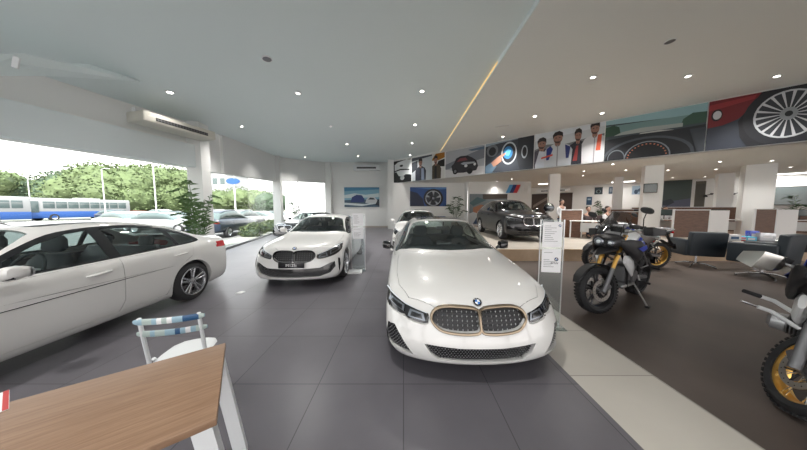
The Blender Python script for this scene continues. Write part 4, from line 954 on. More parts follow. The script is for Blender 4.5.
wposter('wall_picture', 'picture of a blue car corner with a silver five spoke wheel', 'picture', 410, 187.2, 446.5, 206.2, 17.25, [(28, 70, 130), ((15, 30, 60), [(0, 0), (.4, 0), (.35, .4), (.2, .7), (0, .8)]), ((80, 130, 185), [(.1, .98), (.5, .96), (.9, 1), (1, 1), (1, .9), (.6, .88)]), ((12, 18, 32), ell(.64, .42, .27, .5)), ((20, 22, 26), ell(.64, .42, .25, .46)), ((165, 172, 180), ell(.64, .42, .215, .40)), ((35, 40, 50), ell(.64, .42, .195, .36))]
    + [((170, 176, 184), [(.64+.02*math.cos(R(a+90)), .42+.04*math.sin(R(a+90))), (.64+.2*math.cos(R(a-9)), .42+.37*math.sin(R(a-9))), (.64+.2*math.cos(R(a+9)), .42+.37*math.sin(R(a+9))), (.64-.02*math.cos(R(a+90)), .42-.04*math.sin(R(a+90)))]) for a in range(18, 378, 72)] + [((120, 126, 134), ell(.64, .42, .04, .075))])
wposter('wall_picture', 'picture of a dark landscape with orange sky behind the black sport utility car', 'picture', 469, 194, 507.5, 224, 16.5, [(105, 115, 120), ((60, 52, 45), [(.35, .82), (1, .85), (1, 1), (.35, 1)]), ((150, 100, 70), [(.1, .55), (.3, .65), (.5, .6), (.45, .35), (.1, .3)]), ((60, 90, 95), [(0, .7), (.2, .9), (.45, .8), (.3, .72), (.1, .6)]), ((190, 195, 198), [(0, 0), (.5, 0), (.4, .3), (.1, .4), (0, .35)]), ((50, 70, 100), [(.1, 0), (.3, .45), (.42, .4), (.3, 0)]), ((50, 50, 52), [(.5, .7), (1, .75), (1, 0), (.5, 0)])], frame='metal_white')
# stripe sign on the display wall
p = aty(505.5, 193, 16.55); q = aty(529, 184.8, 16.55); w_, h_ = q.x-p.x, q.z-p.z
t = thing('stripe_sign', 'three slanted stripes and a silver letter M on the display wall', 'wall sign', (p.x, 16.52, p.z))
mat('m_light', S(80, 160, 215), .4); mat('m_dark', S(25, 45, 110), .4); mat('m_red', S(200, 45, 50), .4)
for k, (x0, x1, m) in enumerate(((0, .15, 'm_light'), (.15, .31, 'm_dark'), (.31, .47, 'm_red'))):
    b = MB(); M = Matrix.Rotation(R(90), 4, 'X'); b.prism([(x0*w_-.0, 0), (x1*w_, 0), (x1*w_+.22*w_*.7, h_), (x0*w_+.22*w_*.7, h_)], 0, .05, m, M); b.build('stripe', t)
b = MB(); X = .50*w_; Wm = .5*w_; sl = .15*w_; th_ = .11*w_
for P in ([(X, 0), (X+th_, 0), (X+th_+sl*.8, h_*.9), (X+sl, h_*.9)], [(X+sl, h_*.9), (X+sl+th_, h_*.9), (X+.55*Wm, h_*.35), (X+.42*Wm, h_*.15)], [(X+.42*Wm, h_*.15), (X+.55*Wm, h_*.35), (X+Wm+sl*.3, h_*.9), (X+Wm-th_*.2, h_*.9)], [(X+.8*Wm, 0), (X+.8*Wm+th_, 0), (X+Wm+sl*.6, h_*.9), (X+Wm-th_+sl*.6, h_*.9)]): b.prism(P, 0, .05, 'white_plain', Matrix.Rotation(R(90), 4, 'X'))
b.build('letter', t)
# ------------------------------------------------ split air conditioners
def aircon(c, L, H, D, rz, label, m='plastic_cream'):
    t = thing('air_conditioner', label, 'air conditioner', c, rz)
    b = MB(); b.box((0, 0, 0), (L, D, H), m, bev=.03); b.build('housing', t)
    b = MB(); b.box((0, -D/2-.001, -H*.1), (L*.72, .012, H*.34), 'grille_dark'); g = b.build('air_outlet', t)
    b = MB()
    b.box((0, -D/2-.006, -H*.1), (L*.70, .004, .012), 'engine_grey')
    for i in range(18): b.box((-L*.34+L*.68*i/17, -D/2-.01, -H*.1), (.012, .012, H*.32), 'engine_grey')
    b.build('louvre', g)
    for s in (-1, 1):
        b = MB(); b.box((s*L*.46, D*.2, H*.7), (.03, .1, H*.5), 'metal_white'); b.build('bracket', t)
aircon((-6.12, 6.2, 3.78), 1.6, .24, .6, R(76), 'cream ceiling air conditioner beside the left white pillar')
aircon((-3.05, 18.95, 5.02), 2.2, .42, .55, 0, 'white split air conditioner high on the far wall', 'metal_white')
p = aty(553, 190, 19.6); aircon((p.x, 19.6, 3.2), 2.4, .3, .4, R(-41), 'white air conditioner on the office wall left of the seated people', 'metal_white')
# wedge shaped bulkhead with slot, upper left
t = thing('ceiling_bulkhead', 'pale wedge shaped ceiling bulkhead with a dark slot at the upper left corner', 'bulkhead', (0, 0, 0))
A0, A1, A2, A3 = aty(-40, 55, 3.0), aty(133, 81, 5.0), aty(50, 76, 3.9), aty(-40, 76, 3.0)
b = MB(); b.add([A0, A1, A2, A3, A0+Vector((0, .5, .35)), A1+Vector((0, .3, .12)), A2+Vector((0, .5, .5)), A3+Vector((0, .5, .5))], [(0, 1, 2, 3), (4, 7, 6, 5), (0, 4, 5, 1), (1, 5, 6, 2), (2, 6, 7, 3), (3, 7, 4, 0)], 'ceiling_paint'); b.build('panel', t, ang=20)
b = MB(); S0, S1 = aty(80, 72.5, 4.35), aty(108, 76.3, 4.68); b.tube([S0+Vector((0, -.03, 0)), S1+Vector((0, -.03, 0))], .028, 'grille_dark', n=4); b.build('slot', t)
b = MB(); b.tube([aty(15, 68, 3.38), aty(17, 57, 3.38)], .035, 'metal_white', n=4); b.build('strut', t)
# ------------------------------------------------ table in the lower left
TZ = R(35.2); tc_ = onz(216.5, 418.7, .75); tc_.z = 0; tb_ = onz(225.5, 343, .75); tb_.z = 0; TZ = math.atan2(-(tb_-tc_).x, (tb_-tc_).y); ex = Vector((math.cos(TZ), math.sin(TZ), 0)); ey = Vector((-math.sin(TZ), math.cos(TZ), 0))
cc = tc_-ex*.80+ey*.32
t = thing('office_table', 'wooden topped table with white flat legs in the lower left corner', 'table', (cc.x, cc.y, 0), TZ)
b = MB(); b.box((0, 0, .735), (1.60, .64, .03), 'table_wood', bev=.003); b.build('tabletop', t)
b = MB()
for s in (1, -1): b.box((0, s*.12, .70), (1.46, .03, .04), 'engine_grey')
for s in (1, -1): b.box((s*.745, 0, .69), (.03, .55, .055), 'metal_white')
b.build('frame', t)
for sx in (1, -1):
    for sy in (1, -1):
        b = MB(); x0, x1 = sx*.785, sx*.72; y0, y1 = sy*.315, sy*.235
        k_ = sx*.10; b.hull8([(x0+k_, y0, 0), (x1+k_, y0, 0), (x1+k_, y1, 0), (x0+k_, y1, 0), (x0, y0, .72), (x1, y0, .72), (x1, y1, .72), (x0, y1, .72)], 'metal_white'); b.build('leg', t)
p = onz(1, 405, .752)
t = thing('leaflet', 'red edged white leaflet lying at the left end of the wooden table', 'leaflet', (p.x-.05, p.y-.02, .7505), R(60))
b = MB(); b.box((0, 0, .001), (.12, .2, .002), 'paper'); b.build('sheet', t)
b = MB(); b.box((.052, 0, .0025), (.014, .2, .001), 'red'); b.build('red_edge', t)
# ------------------------------------------------ folding chair with printed slats
mat('print_a', S(150, 180, 195), .3); mat('print_b', S(45, 85, 125), .3); mat('print_c', S(175, 190, 185), .3)
def fold_chair(loc, rz, label):
    t = thing('folding_chair', label, 'chair', loc, rz)
    W_ = .36
    for s in (1, -1):
        b = MB(); b.tube([(s*W_/2, .26, 0), (s*W_/2, .18, .44), (s*W_/2, .235, .81)], .013, 'metal_white'); b.build('back_post', t)
        b = MB(); b.tube([(s*(W_/2-.02), -.12, 0), (s*(W_/2-.02), .17, .46)], .012, 'metal_white'); b.build('leg', t)
    b = MB()
    b.loft([((0, -.115, .425), (.07, 0, 0), (0, .0, .008)), ((0, -.09, .428), (.12, 0, 0), (0, 0, .012)), ((0, -.03, .43), (.16, 0, 0), (0, 0, .013)), ((0, .08, .43), (.17, 0, 0), (0, 0, .013)), ((0, .18, .428), (.165, 0, 0), (0, 0, .01))], 'metal_white', n=16, p=3); b.build('seat', t)
    b = MB(); b.tube([(-.16, -.06, .10), (.16, -.06, .10)], .009, 'metal_white'); b.tube([(-.18, .23, .16), (.18, .23, .16)], .009, 'metal_white'); b.build('stretcher', t)
    for k, z in enumerate((.785, .685)):
        b = MB(); n = 14; pr = []
        for i in range(n+1):
            x = -.215+.43*i/n; y = .232-.01*(k)+.03*(1-(2*i/n-1)**2)+ (0 if k == 0 else -.012)
            pr.append(((x, y, z), (0, .007, 0), (0, 0, .023 if 0 < i < n else .013)))
        b.loft(pr, 'print_a', n=10, p=3); m0 = len(b.m)
        rn = random.Random(k+3); c2 = b.mi('print_b'); c3 = b.mi('print_c'); c4 = b.mi('white_plain')
        for i in range(n):
            c = rn.choice([0, c3, c3, c4, c2 if i < 3 or rn.random() < .15 else 0])
            for j in range(10): b.m[i*10+j] = c
        b.build('back_slat', t)
    return t
fold_chair((-1.80, 1.84, 0), R(195), 'white metal chair with two printed back slats behind the wooden table')
# ------------------------------------------------ acrylic price stands
def stand(loc, rz, label, sheets, h=1.5, w=.3):
    t = thing('display_stand', label, 'stand', loc, rz)
    b = MB(); b.box((0, 0, .008), (.36, .26, .016), 'acrylic', bev=.004); b.build('base', t)
    b = MB(); b.box((0, 0, h/2), (w, .008, h-.02), 'acrylic'); b.build('panel', t)
    b = MB(); b.box((-w/2, 0, h/2), (.012, .012, h-.02), 'satin'); b.box((w/2, 0, h/2), (.012, .012, h-.02), 'satin'); b.build('edge_profile', t)
    for k, (z, hh, ww) in enumerate(sheets):
        b = MB(); b.box((0, -.010, z), (ww, .003, hh), 'paper'); s = b.build('sheet', t)
        b = MB(); rn = random.Random(k+int(abs(loc[0])*100))
        n = 9
        for i in range(n):
            zz = z+hh*.34-i*hh*.075; l = ww*(.30+.42*rn.random())
            if k == 1 and i in (1, 2, 3): continue
            b.box((-ww*.40+l/2, -.0125, zz), (l, .001, .0045), 'print_646464' if 'print_646464' in MAT else pc(100, 100, 100))
        b.build('printed_lines', s)
    return t
sh = (1.26, .34, .24), (.91, .32, .24)
ds = stand((1.98, 2.97, 0), R(-8), 'clear acrylic stand with two information sheets to the right of the centre sedan', sh, 1.47, .29)
roundel(ds, 'printed_emblem', .018, Matrix.Translation((.085, -.0125, 1.38)) @ Matrix.Rotation(R(90), 4, 'X'), text=False)
roundel(ds, 'printed_emblem', .025, Matrix.Translation((.06, -.0125, .93)) @ Matrix.Rotation(R(90), 4, 'X'), text=False)
text_mesh('printed_name', 'BMW', .04, 'text_dark', ds, Matrix.Translation((.04, -.0125, .875)) @ Matrix.Rotation(R(90), 4, 'X'), depth=.0005)
stand((-1.17, 5.75, 0), R(5), 'clear acrylic stand with papers and white base beside the white hatchback', ((1.32, .34, .28), (.98, .3, .28)), 1.46, .34)
t = thing('floor_plate', 'white square foot plate on the floor below the hatchback stand', 'plate', (-1.22, 5.55, 0), R(5))
b = MB(); b.box((0, 0, .022), (.34, .3, .044), 'white_plain', bev=.006); b.build('plate', t)
b = MB(); b.box((0, 0, .046), (.26, .22, .004), 'metal_white'); b.build('inset', t)
p = onz(240.5, 292.5); t = thing('floor_outlet', 'small pale round cover in the floor between the left sedan and the hatchback', 'floor cover', (p.x, p.y, .0005))
b = MB(); b.lathe([(0, .006), (.07, .006), (.078, 0)], 'satin', n=24); b.build('rim', t)
b = MB(); b.lathe([(0, .009), (.05, .009), (.052, .006)], 'white_plain', n=24); b.build('lid', t)
# helmet on a stand by the leftmost column
p = onz(547, 237, .36); t = thing('helmet_stand', 'slim white pedestal carrying a black helmet before the leftmost column', 'pedestal', (5.95, 9.2, .36))
b = MB(); b.box((0, 0, .01), (.4, .4, .02), 'metal_white', bev=.004); b.build('base', t)
b = MB(); b.tube([(0, 0, .02), (0, 0, 1.1)], .03, 'metal_white'); b.build('pole', t)
b = MB(); b.lathe([(0, 1.1), (.12, 1.1), (.12, 1.13), (0, 1.13)], 'white_plain'); b.build('top_plate', t)
t = thing('helmet', 'black full face helmet on a slim pedestal before the leftmost column', 'helmet', (5.95, 9.2, 1.495))
b = MB(); n = 14; b.loft([((0, 0, .0), (.10, 0, 0), (0, .12, 0)), ((0, -.01, .05), (.15, 0, 0), (0, .19, 0)), ((0, 0, .14), (.17, 0, 0), (0, .20, 0)), ((0, 0, .23), (.165, 0, 0), (0, .19, 0)), ((0, .01, .30), (.13, 0, 0), (0, .15, 0)), ((0, .01, .34), (.05, 0, 0), (0, .06, 0))], 'black_gloss', n=24, p=2.2); b.build('shell', t)
b = MB(); b.loft([((0, -.06, .11), (.145, 0, 0), (0, .14, 0)), ((0, -.065, .16), (.15, 0, 0), (0, .146, 0)), ((0, -.06, .21), (.145, 0, 0), (0, .14, 0))], 'lamp_silver', n=24, p=2.2); b.build('visor', t)
HS = .36
def gbox(b, c, d, m, bev=0): b.box(c, d, m, bev=bev)
def column(px, w, d, rz, Y, label, n_):
    X = (px-403.5)/FPX*Y
    b = MB(); b.box((0, 0, (HM+HS)/2), (w, d, HM-HS), 'column_paint'); o = b.build('wall_column', loc=(X, Y, 0), rz=rz); o['kind'] = 'structure'; return o
column(753, .80, .55, R(-41), 10.35, '', 1); column(649, .62, .4, R(-30), 10.6, '', 2); column(721, .55, .5, R(-41), 12.9, '', 3); column(616, .42, .3, R(-30), 14.2, '', 4); column(552.5, .52, .4, R(-20), 13.1, '', 5)
OR = R(-40.9)
def partition(px, Y, L, h, label, panel_end=.55, rz=OR, door=True):
    """wood faced screen with white edge and white end panel, on the raised floor"""
    X = (px-403.5)/FPX*Y; t = thing('office_screen', label, 'office partition', (X, Y, HS), rz, 'brown and white desk screens in the office')
    b = MB(); b.box((0, 0, h/2), (L, .04, h-.03), 'partition_wood'); b.build('wood_panel', t)
    b = MB(); b.box((0, 0, h), (L+.05, .06, .035), 'metal_white'); b.build('top_rail', t)
    for s in (1, -1):
        b = MB(); b.box((s*(L/2+.01), 0, h/2), (.045, .06, h), 'metal_white'); b.build('edge_post', t)
    if panel_end:
        b = MB(); b.box((L/2+.03+panel_end/2*.95, -panel_end*.1, h/2-.01), (panel_end, .035, h-.02), 'white_plain', rz=R(-12)); b.build('end_panel', t)
    return t
partition(571, 9.7, .85, 1.2, 'brown wood screen beside the standing person, leftmost of the desk screens', 0, R(-6))
partition(691, 9.7, 1.35, 1.2, 'brown screen with white end behind the nearer left armchair', .6, R(-6))
partition(765, 9.4, .75, 1.24, 'brown screen with white end right of the large near column', .6, R(-6))
partition(640, 13.2, 2.6, 1.22, 'brown screen in the back row left of the middle columns', 0)
partition(680, 13.6, 4.2, 1.35, 'long brown screen in the back row behind the second armchair', 0)
partition(734, 13.2, 2.6, 1.3, 'brown screen in the back row partly hidden by the large near column', 0)
partition(790, 11.6, 2.2, 1.2, 'dark screen below the wall mounted television', 0)
partition(628, 11.8, 1.2, 1.1, 'short brown screen just left of the white column with a notice', 0)
def desk(px, Y, L, label, items=True, rz=OR, D=.7, seed=1):
    X = (px-403.5)/FPX*Y; t = thing('office_desk', label, 'desk', (X, Y, HS), rz, 'office desks on the raised floor')
    b = MB(); b.box((0, 0, .74), (L, D, .03), 'white_plain', bev=.004); b.build('desktop', t)
    for s in (1, -1):
        b = MB(); b.box((s*(L/2-.03), 0, .36), (.03, D-.06, .72), 'white_plain'); b.build('side_panel', t)
    b = MB(); b.box((0, D*.3, .45), (L-.1, .02, .4), 'metal_white'); b.build('modesty_panel', t)
    return t, X, Y
def monitor(x, y, z, rz, label):
    t = thing('computer_monitor', label, 'monitor', (x, y, z), rz, 'computer monitors on the office desks')
    b = MB(); b.lathe([(0, 0), (.1, 0), (.1, .012), (0, .012)], 'black_plastic', n=20); b.build('foot', t)
    b = MB(); b.tube([(0, .02, .01), (0, .02, .2)], .018, 'black_plastic'); b.build('neck', t)
    b = MB(); b.box((0, 0, .32), (.5, .03, .3), 'black_plastic', bev=.006); b.build('casing', t)
    b = MB(); b.box((0, -.017, .325), (.46, .004, .26), 'bus_glass'); b.build('screen', t)
for k, (px, Y, L, mon, lb) in enumerate([(590, 9.3, 1.3, 0, 'white desk in front of the two seated people'), (640, 12.2, 1.8, 1, 'white desk behind the middle white column'), (664, 10.9, 1.5, 1, 'white desk of the person sitting behind the rear motorcycle'), (717, 10.7, 1.3, 1, 'white desk between the second and third white columns'), (785, 10.2, 1.9, 2, 'white desk right of the large near column')]):
    t, X, Y = desk(px, Y, L, lb, D=.65)
    for j in range(mon):
        off = (j-(mon-1)/2)*.7; monitor(X+math.cos(OR)*off, Y+math.sin(OR)*off, HS+.755, OR+R(180 if k % 2 else 0), 'black monitor on the %s' % ['', 'desk behind the middle white column', 'desk behind the rear motorcycle', 'desk between second and third column', 'desk right of the large near column, %s one' % ['left', 'right'][j]][k])
# pictures on the office wall; openings are flat panels with their darkness painted on
def ow(px, off=-.02):   # point on the office wall seen at px
    k = (px-403.5)/FPX; s = (Vector((9.5, 24.2, 0))); d = Vector((.756, -.654, 0)); a = (k*s.y-s.x)/(d.x-k*d.y); v = s+d*a; return v+FN*off
def oposter(name, label, cat, x0, x1, y0, y1, layers, frame=None, off=-.03):
    a, c = ow(x0, off), ow(x1, off); Yc = (a.y+c.y)/2; zb, zt = CAMH-(y1-209)*Yc/FPX, CAMH-(y0-209)*Yc/FPX
    M = Matrix(((FD.x, 0, -FN.x, a.x), (FD.y, 0, -FN.y, a.y), (0, 1, 0, zb), (0, 0, 0, 1)))
    return poster(name, label, cat, M, (c-a).length, zt-zb, layers, None, frame=frame)
oposter('wall_picture', 'small dark picture on the white pier behind the seated people', 'picture', 593, 601, 187.5, 194.5, [(45, 60, 70), ((120, 135, 140), ell(.5, .4, .3, .25)), ((25, 30, 36), ell(.5, .4, .18, .2))], 'metal_white')
oposter('wall_picture', 'small picture right of the dark one behind the seated people', 'picture', 607, 611, 187, 194, [(50, 70, 90), ((120, 130, 140), ell(.5, .5, .3, .3))], 'metal_white')
oposter('notice_board', 'narrow blue notice below the small dark picture', 'notice', 585.5, 591, 197, 205, [(45, 75, 105), ((150, 170, 185), [(.2, .6), (.8, .6), (.8, .8), (.2, .8)])])
oposter('wall_picture', 'light blue picture with a motorcycle silhouette left of the white column', 'picture', 630, 644, 186, 194.5, [(150, 170, 190), ((40, 60, 85), ell(.3, .3, .14, .26)), ((40, 60, 85), ell(.72, .3, .14, .26)), ((60, 80, 100), [(.25, .4), (.6, .75), (.8, .5), (.5, .3)])])
oposter('office_poster', 'large dark green and purple poster right of the white column', 'poster', 661, 689, 180, 212, [(60, 74, 72), ((78, 84, 104), [(0, .3), (1, .42), (1, .1), (0, .05)]), ((40, 48, 60), [(0, .34), (.3, .42), (.45, .3), (.2, .2), (0, .22)]), ((110, 122, 118), [(0, 0), (.6, .02), (.6, .12), (0, .1)])], 'metal_white')
oposter('glass_door_panel', 'narrow dark olive door panel between two white columns', 'panel', 692.5, 703, 181.5, 208, [(88, 84, 70), ((70, 68, 60), [(.1, .05), (.9, .05), (.9, .9), (.1, .9)])], 'metal_white')
oposter('painted_opening', 'flat dark brown panel painted in for the opening behind the helmet at the left of the office wall', 'panel', 531, 549, 194, 222, [(58, 45, 38), ((120, 110, 100), [(.1, .5), (.9, .8), (.9, .9), (.1, .6)])], 'metal_white')
oposter('painted_opening', 'flat dark brown panel painted in for the recess to the right of the leftmost column', 'panel', 558, 571.5, 193, 222, [(66, 46, 36), ((90, 66, 52), [(0, .4), (1, .4), (1, .45), (0, .45)])], 'metal_white')
oposter('small_sign', 'small black square sign left of the television', 'sign', 766, 774, 190.5, 196.5, [(30, 30, 34), ((80, 84, 90), [(.2, .4), (.8, .4), (.8, .6), (.2, .6)])])
oposter('wall_picture', 'thin dark blue banner right of the third column', 'banner', 724.5, 729, 181, 191, [(35, 50, 80), ((150, 150, 160), ell(.5, .5, .3, .1))])
oposter('red_sign', 'small red sign low on the wall behind the third column', 'sign', 725, 728, 199, 206, [(150, 25, 30), ((190, 80, 80), ell(.5, .5, .3, .2))])
a = ow(789, -.12); Yc = a.y; zc = CAMH-(196-209)*Yc/FPX
t = thing('television', 'large dark television on the office wall at the right', 'television', (a.x, a.y, zc), OR)
b = MB(); b.box((0, 0, 0), (1.9, .06, 1.08), 'black_plastic', bev=.01); b.build('casing', t)
b = MB(); b.box((0, -.033, 0), (1.8, .006, .98), 'bus_glass'); b.build('screen', t)
b = MB(); b.box((0, .06, 0), (.5, .08, .4), 'black_plastic'); b.build('mount', t)
# notice on the white column
X = (649-403.5)/FPX*10.35; t = thing('column_screen', 'small dark information screen on the white column behind the motorcycles', 'screen', (X-.14, 10.26, CAMH+20.5*10.3/FPX), R(-30))
b = MB(); b.box((0, 0, 0), (.46, .03, .42), 'black_plastic', bev=.01); b.build('casing', t)
b = MB(); b.box((0, -.018, 0), (.40, .004, .36), 'bus_glass'); b.build('screen', t)
# wall lamps
for i, px in enumerate((709, 731)):
    a = ow(px, -.2); t = thing('wall_lamp', 'black double wall lamp on the office wall %s the third white column' % ('left of', 'right of')[i], 'lamp', (a.x, a.y, CAMH+15*a.y/FPX), OR)
    b = MB(); b.box((0, .15, 0), (.1, .08, .1), 'black_plastic'); b.build('wall_mount', t)
    b = MB(); b.tube([(-.3, 0, -.1), (0, .12, 0), (.25, 0, .12)], .02, 'black_plastic'); b.build('arm', t)
    for c in ((-.3, -.02, -.12), (.25, -.02, .12)):
        b = MB(); b.lathe([(.03, .08), (.09, .04), (.13, -.08), (.12, -.08), (.02, .05)], 'black_plastic', c=c, n=16); b.build('lamp_shade', t)
# ------------------------------------------------ armchairs
def armchair(loc, rz, label, sc=1):
    t = thing('leather_armchair', label, 'armchair', loc, rz, 'black leather swivel armchairs', sc)
    t.scale = (sc, sc, sc*1.17)
    b = MB(); b.box((0, -.02, .40), (.54, .60, .18), 'leather_black', bev=.035); b.build('seat_cushion', t)
    b = MB(); b.box((0, .30, .56), (.70, .15, .56), 'leather_black', bev=.03, rx=R(-6)); b.build('backrest', t)
    for s in (1, -1):
        b = MB(); b.box((s*.33, -.04, .46), (.13, .64, .38), 'leather_black', bev=.03); b.build('armrest', t)
    b = MB(); b.tube([(0, 0, .07), (0, 0, .31)], .03, 'chrome', n=16); b.build('stem', t)
    for k in range(4):
        a = R(45+90*k); b = MB(); c, s_ = math.cos(a), math.sin(a)
        b.tube([(0, 0, .075), (c*.18, s_*.18, .07), (c*.36, s_*.36, .022)], [.022, .02, .014], 'chrome'); b.lathe([(0, 0), (.022, 0), (.022, .014), (0, .014)], 'black_plastic', c=(c*.35, s_*.35, 0), n=10)
        b.build('base_arm', t)
    return t
armchair((8.25, 6.25, 0), R(160), 'black leather armchair nearer the motorcycles, left of the two in front', 1.0)
armchair((8.45, 5.2, 0), R(195), 'black leather armchair seen from behind, in front of the dark meeting table', 1.06)
armchair((11.6, 4.9, 0), R(170), 'black leather armchair at the right edge beyond the meeting table', 1.08)
# meeting table with things on it
t = thing('meeting_table', 'long black topped table behind the two black armchairs', 'table', (10.75, 6.05, 0), R(-8))
b = MB(); b.box((0, 0, .735), (3.0, .8, .035), 'black_gloss', bev=.005); b.build('tabletop', t)
for s in (1, -1):
    b = MB(); b.box((s*1.2, 0, .36), (.06, .5, .72), 'chrome'); b.build('leg', t)
b = MB(); b.box((0, .34, .52), (2.4, .02, .3), 'black_plastic'); b.build('modesty_panel', t)
def tabl(px, py, Y): return aty(px, py, Y)
for k, (px, Y, d, m, lb) in enumerate([(734, 5.95, (.24, .16, .17), 'white_plain', 'white folded card box at the left end of the black table'), (743, 5.95, (.16, .14, .09), 'red', 'small red and white box on the black table'), (751, 5.9, (.20, .14, .12), 'cyan', 'light blue box on the black table'), (754, 6.2, (.18, .12, .24), 'bike_blue', 'dark blue tall box behind the light blue one'), (767, 6.05, (.28, .16, .2), 'paint_silver', 'silver grey desk organiser on the black table')]):
    X = (px-403.5)/FPX*Y; t = thing('table_box', lb, 'box', (X, Y, .754), R(-20), 'small boxes on the black meeting table')
    b = MB(); b.box((0, 0, d[2]/2), d, m, bev=.006); b.build('carton', t)
    b = MB(); b.box((0, -d[1]/2-.001, d[2]*.5), (d[0]*.6, .002, d[2]*.4), 'white_plain' if m != 'white_plain' else 'print_b'); b.build('printed_label', t)
for k, (x, y, rz, lb) in enumerate([(10.2, 5.9, .2, 'loose white papers near the boxes on the black table'), (10.9, 5.85, -.3, 'white paper sheets in the middle of the black table'), (11.6, 5.8, .1, 'orange tinted papers at the right end of the black table')]):
    t = thing('paper_stack', lb, 'papers', (x, y, .7535), rz)
    b = MB()
    for i in range(3): b.box((i*.03, i*.02, .002+.004*i), (.3, .21, .003), 'paper' if k < 2 else 'band_wood', rz=.2*i)
    b.build('sheets', t)
    b = MB(); b.box((.06, .05, .0125), (.2, .006, .001), 'text_dark'); b.build('printed_line', t)
def water_bottle(x, y, z, lb):
    t = thing('water_bottle', lb, 'bottle', (x, y, z)); b = MB(); b.lathe([(0, 0), (.032, 0), (.034, .01), (.034, .14), (.014, .18), (.014, .2)], 'acrylic', n=16); b.build('body', t)
    b = MB(); b.lathe([(.016, .198), (.016, .22), (0, .22)], 'bike_blue', n=12); b.build('cap', t)
    b = MB(); b.lathe([(.035, .05), (.035, .11)], 'cyan', n=16); b.build('wrapper', t)
water_bottle(9.45, 6.12, .754, 'small clear bottle with blue cap on the black table')
GZ = -.06
b = MB(); b.box((-30, 20, GZ-.05), (130, 170, .1), 'asphalt'); g = b.build('ground'); g['kind'] = 'structure'
b = MB(); b.prism([(-7.6, -6), (-7.5, 4.1), (-6.8, 7.3), (-7.45, 9.9), (-8.75, 15), (-8.2, 17.2), (-6.5, 19.6), (-6.9, 20.6), (-10.2, 16.8), (-8.9, 10.2), (-8.0, 7.6), (-8.6, -6)], GZ, .0, 'gravel'); b.build('ground_strip')['kind'] = 'structure'
b = MB(); b.box((-56, 30, GZ+.06), (6, 90, .12), 'gravel'); b.build('trim_4')['kind'] = 'structure'
b = MB(); b.box((-9.4, 24.2, 2.2), (6.5, .2, 4.6), 'white_plain'); b.build('wall_outside')['kind'] = 'structure'
# trees
def crown(b, c, r, n, m, seed):
    rn = random.Random(seed); cl = []
    for i in range(9):
        a = rn.random()*6.28; e = rn.random(); rr = r*(.35+.3*rn.random()); q = Vector((math.cos(a)*r*.6*e, math.sin(a)*r*.6*e, (rn.random()-.35)*r*.7)); cl.append((Vector(c)+q, rr))
    for q, rr in cl: b.blob(q, (rr*.86, rr*.86, rr*.7), m, 3, .22, rn.randint(0, 99))
    for i in range(n):
        q, rr = rn.choice(cl); d = Vector((rn.gauss(0, 1), rn.gauss(0, 1), rn.gauss(0, 1))).normalized(); p = q+Vector((d.x*rr, d.y*rr, d.z*rr*.82))*(.9+.25*rn.random())
        u = Vector((rn.gauss(0, 1), rn.gauss(0, 1), rn.gauss(0, .5))).normalized()*r*.030; w_ = u.cross(Vector((rn.gauss(0, 1), rn.gauss(0, 1), rn.gauss(0, 1)))).normalized()*r*.022
        b.add([p-u, p+w_, p+u, p-w_], [(0, 1, 2, 3)], m)
TREES = []
def tree(px, Y, pytop, wpx, label, m='tree_leaf', n=1500, trunk=True):
    X = (px-403.5)/FPX*Y; top = CAMH+(209-pytop)*Y/FPX; r = wpx/2/FPX*Y
    t = thing('broadleaf_tree', label, 'tree', (X, Y, GZ), 0, 'trees beyond the car park')
    b = MB(); crown(b, (0, 0, max(top-GZ-r*1.06, r*.5)), r, n*3, m, int(px*7+Y)); b.build('foliage', t, fix=False)
    b = MB(); h = max(top-GZ-r*.8, 1.0); b.tube([(0, 0, 0), (.1, .05, h*.5), (0, 0, h)], [.28, .22, .16], 'trunk'); b.build('trunk', t)
for i, (px, Y, yt, w_, m, lb) in enumerate([(-15, 44, 184, 70, 0, 'tree at the far left edge above the second bus'), (18, 48, 186, 60, 1, 'low dark green tree above the front of the long bus'), (48, 50, 190, 60, 0, 'tree between the two lamp posts above the bus windows'), (78, 46, 178, 74, 1, 'dark green tree with a ragged top above the bus centre'), (104, 44, 171, 70, 0, 'big light green tree above the rear of the bus'), (130, 42, 168, 84, 0, 'tallest broad green tree right of the bus'),
        (162, 46, 172, 74, 0, 'light green tree left of the palm plant by the pillar'), (150, 60, 161, 60, 1, 'dark ragged tree showing over the tallest green tree'), (186, 50, 176, 60, 0, 'green tree directly behind the left white pillar'), (220, 50, 193, 40, 0, 'small green tree seen low in the second window'), (250, 52, 188, 46, 0, 'rounded green tree in the second window, left of the two'), (272, 50, 190, 40, 1, 'rounded green tree in the second window, right of the two')]):
    tree(px, Y*(1.32 if px < 190 else 1.0), yt, w_, lb, ('tree_leaf', 'tree_leaf_dark')[m])
def hedge(px, Y, w, h, label, seed):
    X = (px-403.5)/FPX*Y; t = thing('hedge_bush', label, 'bush', (X, Y, GZ), 0, 'bushes along the glass front'); b = MB(); rn = random.Random(seed)
    b.blob((0, 0, h*.45), (w*.45, .35, h*.42), 'tree_leaf_dark', 2, .3, seed)
    for i in range(700):
        a = rn.random()*6.28; e = (rn.random()-.5)*2; p = Vector((e*w*.52, math.cos(a)*.4*(1-e*e*.5), h*.5+math.sin(a)*h*.5*(1-e*e*.4))); u = Vector((rn.gauss(0, 1), rn.gauss(0, 1), rn.gauss(0, 1))).normalized()*.09; v = u.cross(Vector((0, rn.random(), 1))).normalized()*.03
        b.add([p-u, p+v, p+u, p-v], [(0, 1, 2, 3)], 'tree_leaf')
    b.build('foliage', t, fix=False); b = MB(); b.tube([(0, 0, 0), (0, 0, h*.4)], .05, 'trunk'); b.build('stem', t)
